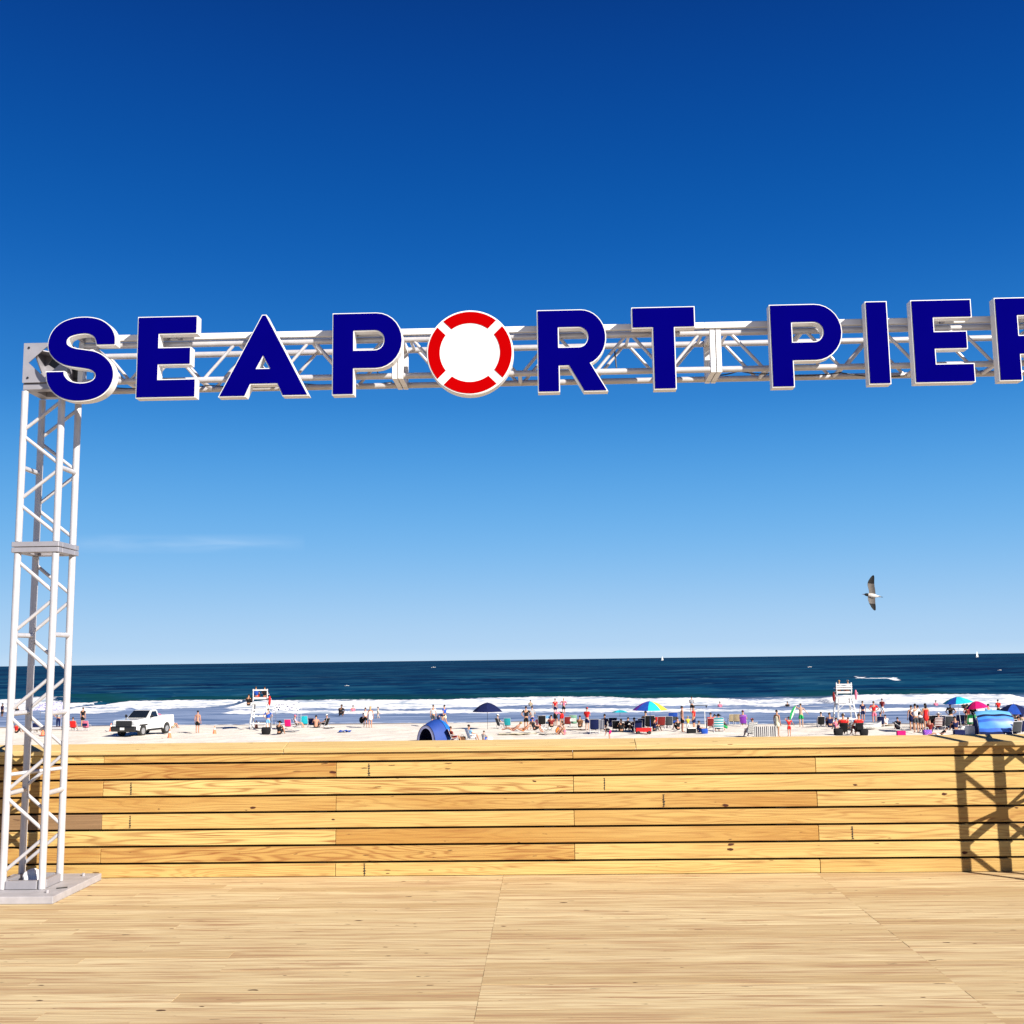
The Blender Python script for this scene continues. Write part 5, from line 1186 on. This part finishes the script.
# more of the crowd
for args, kw in ((((534.8, 733), 'sit', 120, 'person in black shorts reclining right of the two sunbathers'), dict(top='dgrey', bot='black', skin_='r', hair='b')),
    (((551.5, 727.2), 'ground', 190, 'person in maroon sitting right of the blue and white chair'), dict(top='maroon', bot='black', skin_='r', hair='b', scale=1.05)),
    (((580, 727.5), 'ground', 170, 'person in brown sitting right of the pale green chair'), dict(top='brown', bot='black', skin_='t', hair='b', scale=1.0)),
    (((604.8, 730.5), 'sit', 180, 'person in navy with black hair sitting right of the striped grey chair'), dict(top='navy', bot='navy', skin_='t', hair='b', scale=1.1)),
    (((627, 731), 'crouch', 150, 'person in black crouching right of the small teal umbrella'), dict(top='black', bot='black', skin_='t', hair='b')),
    (((634.5, 731.8), 'ground', 200, 'person in navy sitting at the left edge of the rainbow umbrella shade'), dict(top='navy', bot='black', skin_='t', hair='b', scale=1.1)),
    (((646, 729.5), 'sit', 175, 'person in black sitting between the dark chairs under the rainbow umbrella'), dict(top='black', bot='black', skin_='t', hair='b', scale=1.25)),
    (((655, 731.5), 'ground', 130, 'person in dark blue sitting on the sand right of the red wagon'), dict(top='navy', bot='dgrey', skin_='t', hair='b', scale=1.05)),
    (((677.8, 730), 'ground', 200, 'person in black sitting between the round-backed chair and the shirtless man'), dict(top='black', bot='black', skin_='r', hair='n')),
    (((715, 728.3), 'ground', 180, 'person in dark red sitting behind the teal striped chair'), dict(top='maroon', bot='black', skin_='r', hair='b', scale=1.15)),
    (((724.5, 731.2), 'crouch', 260, 'person in dark green crouching right of the teal striped chair'), dict(top='dgrey', bot='green', skin_='t', hair='b')),
    (((836.5, 730), 'ground', 190, 'sunburnt person in pink sitting left of the left guard in red'), dict(top='pink', bot='grey', skin_='r', hair='n', scale=.95)),
    (((848.6, 729.5), 'ground', 170, 'person in grey sitting under the right lifeguard stand'), dict(top='grey', bot='khaki', skin_='r', hair='n', scale=.95)),
    (((919, 730.2), 'stand', 180, 'person in black standing behind the white shirt in the standing group'), dict(top='black', bot='navy', skin_='t', hair='b', scale=1.0)),
    (((930.3, 732.5), 'ground', 160, 'child in maroon sitting at the feet of the woman in the red dress'), dict(top='maroon', bot='navy', skin_='r', hair='b', scale=1.0)),
    (((955.5, 731), 'ground', 185, 'person in navy sitting in front of the navy chair by the umbrella pole'), dict(top='navy', bot='navy', skin_='t', hair='b', scale=1.1)),
    (((968.6, 727.5), 'hips', 190, 'person in dark red standing under the turquoise umbrella'), dict(top='maroon', bot='black', skin_='t', hair='b', scale=.98)),
    (((974.2, 728.5), 'stand', 175, 'person in black standing beside the left wall of the blue shelter'), dict(top='black', bot='navy', skin_='t', hair='b', scale=.98)),
    (((1016.5, 730), 'stand', 185, 'person in black standing behind the white top at the right edge'), dict(top='black', bot='black', skin_='t', hair='b', scale=.95)),
    (((1022.6, 731.5), 'hold', 170, 'person in navy standing at the very right edge under the large umbrella'), dict(top='navy', bot='khaki', skin_='p', hair='n', scale=.95)),
    (((898, 729.5), 'ground', 175, 'person in dark grey sitting left of the sun lounger'), dict(top='dgrey', bot='black', skin_='r', hair='b', scale=.95))):
    person(*args[0], *args[1:], **kw)
for px_, py_, c1, lab in ((541.8, 727.5, 'black', 'black beach chair left of the blue and white one'), (612.5, 730.5, 'navy', 'navy beach chair left of the black one by the small teal umbrella'), (661, 729, 'maroon', 'dark maroon beach chair between the red chairs right of the rainbow umbrella'),
    (668.8, 728.8, 'dgrey', 'dark grey beach chair left of the blue round-backed chair'), (935.6, 728.2, 'navy', 'navy beach chair behind the black one near the woman in red'), (942, 728, 'dgrey', 'dark grey beach chair behind the navy one in the row of dark chairs'),
    (978.3, 731, 'navy', 'navy beach chair at the left corner of the blue shelter'), (1015.8, 736.4, 'dgrey', 'dark grey beach chair under the large navy umbrella, left of the navy chair')):
    chair(px_, py_, 180+(px_*7) % 13-6, lab, c1, 'black', scale=1.15)
umbrella(at(925, 727.5), 'closed dark umbrella standing in the sand behind the standing group', ['navy'], height=2.0, rad=.16, drop=1.1, pole='dgrey') if False else None
# bathers further out
for px_, py_, d_, lab, c_ in ((964.2, 709.5, -1.0, 'dark head and shoulders of a bather in white foam above the turquoise umbrella', 'black'), (976.4, 709.5, -1.0, 'bather in green in the foam above the magenta umbrella', 'green'),
        (998.6, 712, -.6, 'bather in red in the foam behind the big blue shelter', 'red'), (936, 705.5, -1.25, 'small bather in pink at the back of the foam, above the row of dark chairs', 'pink'),
        (692, 712.5, -.15, 'bather in grey bending in the surf beside the dark surfboard', 'grey'), (720, 707, -1.2, 'bather low in the surf right of the dark surfboard', 'pink'),
        (787.5, 706.5, -1.25, 'dark bather low in the surf above the child in red', 'black'), (530.5, 706, -1.1, 'bather far out in the foam above the person in black', 'khaki'), (17, 713.8, -.9, 'dark bather in the foam seen between the tower posts', 'black')):
    person(px_, py_, 'hold', 180, lab, c_, 'black', 't', 'b', dz=d_)
b = MB(); ol = [(.28*sin(u*pi)**.7*s_, -1.0+2.0*u) for s_ in (1, -1) for u in (np.linspace(.02, .98, 12) if s_ > 0 else np.linspace(.98, .02, 12))]
b.prism(ol, 'z', -.03, .03); o = simple('surfboard', 'dark surfboard lying on the foam right of the grey bather', 'board', b, cm('dgrey'), at(699, 710.5)+Vector((0, 0, .55))); o.rotation_euler = (0, 0, radians(85))
q = MB(); q.prism([(-.12, 0), (.10, 0), (0, -.32)], 'x', -.015, .015, 0, lambda v: Vector((v.x, v.y-.8, v.z))); q.build('fin', cm('black'), o)

# ---------- sailboats
def sailboat(px, Y, label, hgt, rz=20):
    d = ray(px, 657); P = Vector((d.x/d.y*Y, Y, WATER_Z)); t = thing('sailboat', label, 'sailboat', P, radians(rz), None)
    b = MB(); rows = []
    for k in range(9):
        u = -1+2*k/8; w_ = 1.5*(1-abs(u)**2.2)+.05; rows.append([Vector((u*5.2, w_*x, 1.0+.25*u*u-1.2*(1-abs(x)**2))) for x in np.linspace(-1, 1, 7)])
    b.grid(rows); b.add([r[0] for r in rows]+[r[-1] for r in rows][::-1], [tuple(range(18))]); b.build('hull', cm('white'), t)
    q = MB(); q.box((-.5, 0, 1.3), (3.2, 1.6, .6)); bevel(q.build('cabin', cm('white'), t), .1)
    q = MB(); q.tube((.6, 0, 1), (.6, 0, hgt), .09); q.tube((.6, 0, 1.9), (-4.2, 0, 1.9), .07); q.build('mast', cm('grey'), t)
    q = MB(); G = [[Vector((.5-4.5*(1-v)*u, .35*sin(pi*u)*(1-v*.5)*(.4+sin(pi*v)*.6), 2.1+(hgt-2.4)*v)) for u in np.linspace(0, 1, 7)] for v in np.linspace(0, 1, 9)]; q.grid(G); q.build('mainsail', mat('sailcloth', (.80, .79, .77), .8), t)
    q = MB(); G = [[Vector((.8+4.2*(1-v)*u, .3*sin(pi*u)*(1-v*.5), 1.6+(hgt*.86-1.6)*v)) for u in np.linspace(0, 1, 7)] for v in np.linspace(0, 1, 9)]; q.grid(G); q.build('jib', mat('sailcloth', (.80, .79, .77), .8), t)
sailboat(662.3, 2300, 'tiny white sailboat on the horizon above the rainbow umbrella', 9.5, 60)
sailboat(977.3, 1750, 'white sailboat on the horizon near the right edge, the larger of the two', 10.5, 50)
# small motor boat and surfers' buoy far out
for px_, py_, lab in ((347, 686, 'tiny white boat on the dark water above the people in white'), (433.5, 667.6, 'tiny white boat near the horizon above the blue tent'), (810, 667.3, 'tiny pale boat near the horizon above the man in green shorts'), (1000, 670.5, 'tiny white boat on the open water near the right edge')):
    P = at(px_, py_); b = MB(); k_ = P.y/260*.22; rows = []
    for k in range(9):
        u = -1+2*k/8; rows.append([Vector((u*2.2*k_, (.8*(1-max(0, u)**2)+.02)*x*k_, (.45+.2*max(0, u)-.5*(1-abs(x)**2))*k_)) for x in np.linspace(-1, 1, 7)])
    b.grid(rows); q = MB(); q.box((-.3*k_, 0, .55*k_), (1.1*k_, .8*k_, .5*k_)); simple('motor_boat', lab, 'boat', b, cm('white'), P, 20, None, (('cabin', q, cm('white')),))

# ---------- gull
def gull():
    Y = 24.0; P = atY(872.3, 595.5, Y); t = thing('seagull', 'seagull with black wing tips and black head gliding in the blue sky', 'seagull', P)
    Wm = mat('gull_white', (.52, .50, .48), .8); Gm = mat('gull_grey', (.12, .105, .095), .85, 0, .25, 40); Bm = mat('gull_black', (.003, .003, .004), .9); Lm = mat('gull_grey_light', (.34, .30, .26), .85, 0, .2, 40)
    # local frame: x = forward is -X (flies left), wings along Z
    b = MB(); prof = [(-.225, .006), (-.20, .018), (-.185, .030), (-.155, .036), (-.12, .040), (-.06, .056), (0, .060), (.07, .050), (.13, .034), (.18, .020), (.23, .010)]
    ring_ = [[Vector((x, r*.9*cos(a), r*sin(a)-.055*(x+.0)*1.0)) for a in np.linspace(0, 2*pi, 13)[:-1]] for x, r in prof]
    b.grid(ring_, close=True); o = b.build('body', Wm, t)
    h = MB(); h.grid([[Vector((x, r*.93*cos(a), r*1.03*sin(a)-.055*x)) for a in np.linspace(0, 2*pi, 13)[:-1]] for x, r in [(-.23, .002), (-.215, .012), (-.20, .024), (-.185, .034), (-.155, .040), (-.115, .0425)]], close=True); h.build('head', Bm, t)
    k = MB(); k.tube((-.222, 0, .012), (-.278, 0, .012), .011, .003, n=8); k.build('beak', mat('gull_beak', (.10, .02, .01), .5), t)
    tl = MB(); tl.add([(.17, -.03, -.004), (.17, .03, -.004), (.27, .055, -.018), (.29, 0, -.02), (.27, -.055, -.018), (.17, -.03, -.014), (.17, .03, -.014), (.27, .055, -.024), (.29, 0, -.026), (.27, -.055, -.024)], [(0, 1, 2, 3, 4), (9, 8, 7, 6, 5), (0, 5, 6, 1), (1, 6, 7, 2), (2, 7, 8, 3), (3, 8, 9, 4), (4, 9, 5, 0)])
    tl.build('tail', Bm, t)
    def wing(sg, outline, lean):
        # outline rows from root to tip: (span, leading x, trailing x)
        sp = [r[0] for r in outline]
        def rows(a, b_, n):
            R_ = []
            for s_ in np.linspace(a, b_, n):
                l_ = np.interp(s_, sp, [r[1] for r in outline]); tr = np.interp(s_, sp, [r[2] for r in outline])
                R_.append([Vector((l_+(tr-l_)*u, -.10*s_+.02*sin(pi*u)-.05*s_*s_+lean*s_, sg*s_)) for u in np.linspace(0, 1, 7)])
            return R_
        mx = sp[-1]; cut = outline_cut[sg]*mx
        for nm_, a, b_, m in (('wing', .02, cut, Gm), ('wing_tip', cut, mx, Bm)):
            G = rows(a, b_, 10); q = MB(); q.grid(G); q.grid([[v+Vector((0, .012, 0)) for v in r] for r in G]); 
            if nm_ == 'wing': w_ = q.build('wing', m, t)
            else: q.build('wing_tip', m, w_)
    global outline_cut
    outline_cut = {1: .58, -1: .55}
    wing(1, [(0, -.09, .085), (.08, -.09, .08), (.16, -.11, .065), (.24, -.14, .045), (.31, -.155, .03), (.38, -.142, .022), (.45, -.108, .018), (.51, -.072, .012), (.545, -.045, 0), (.555, -.025, -.012)], 0)
    wing(-1, [(0, -.118, .085), (.09, -.115, .08), (.16, -.10, .084), (.23, -.075, .09), (.29, -.04, .098), (.35, .0, .10), (.39, .035, .098), (.405, .06, .088)], 0)
    t.rotation_euler = (0, radians(6), 0); t.scale = (.78, .78, .78)
gull()
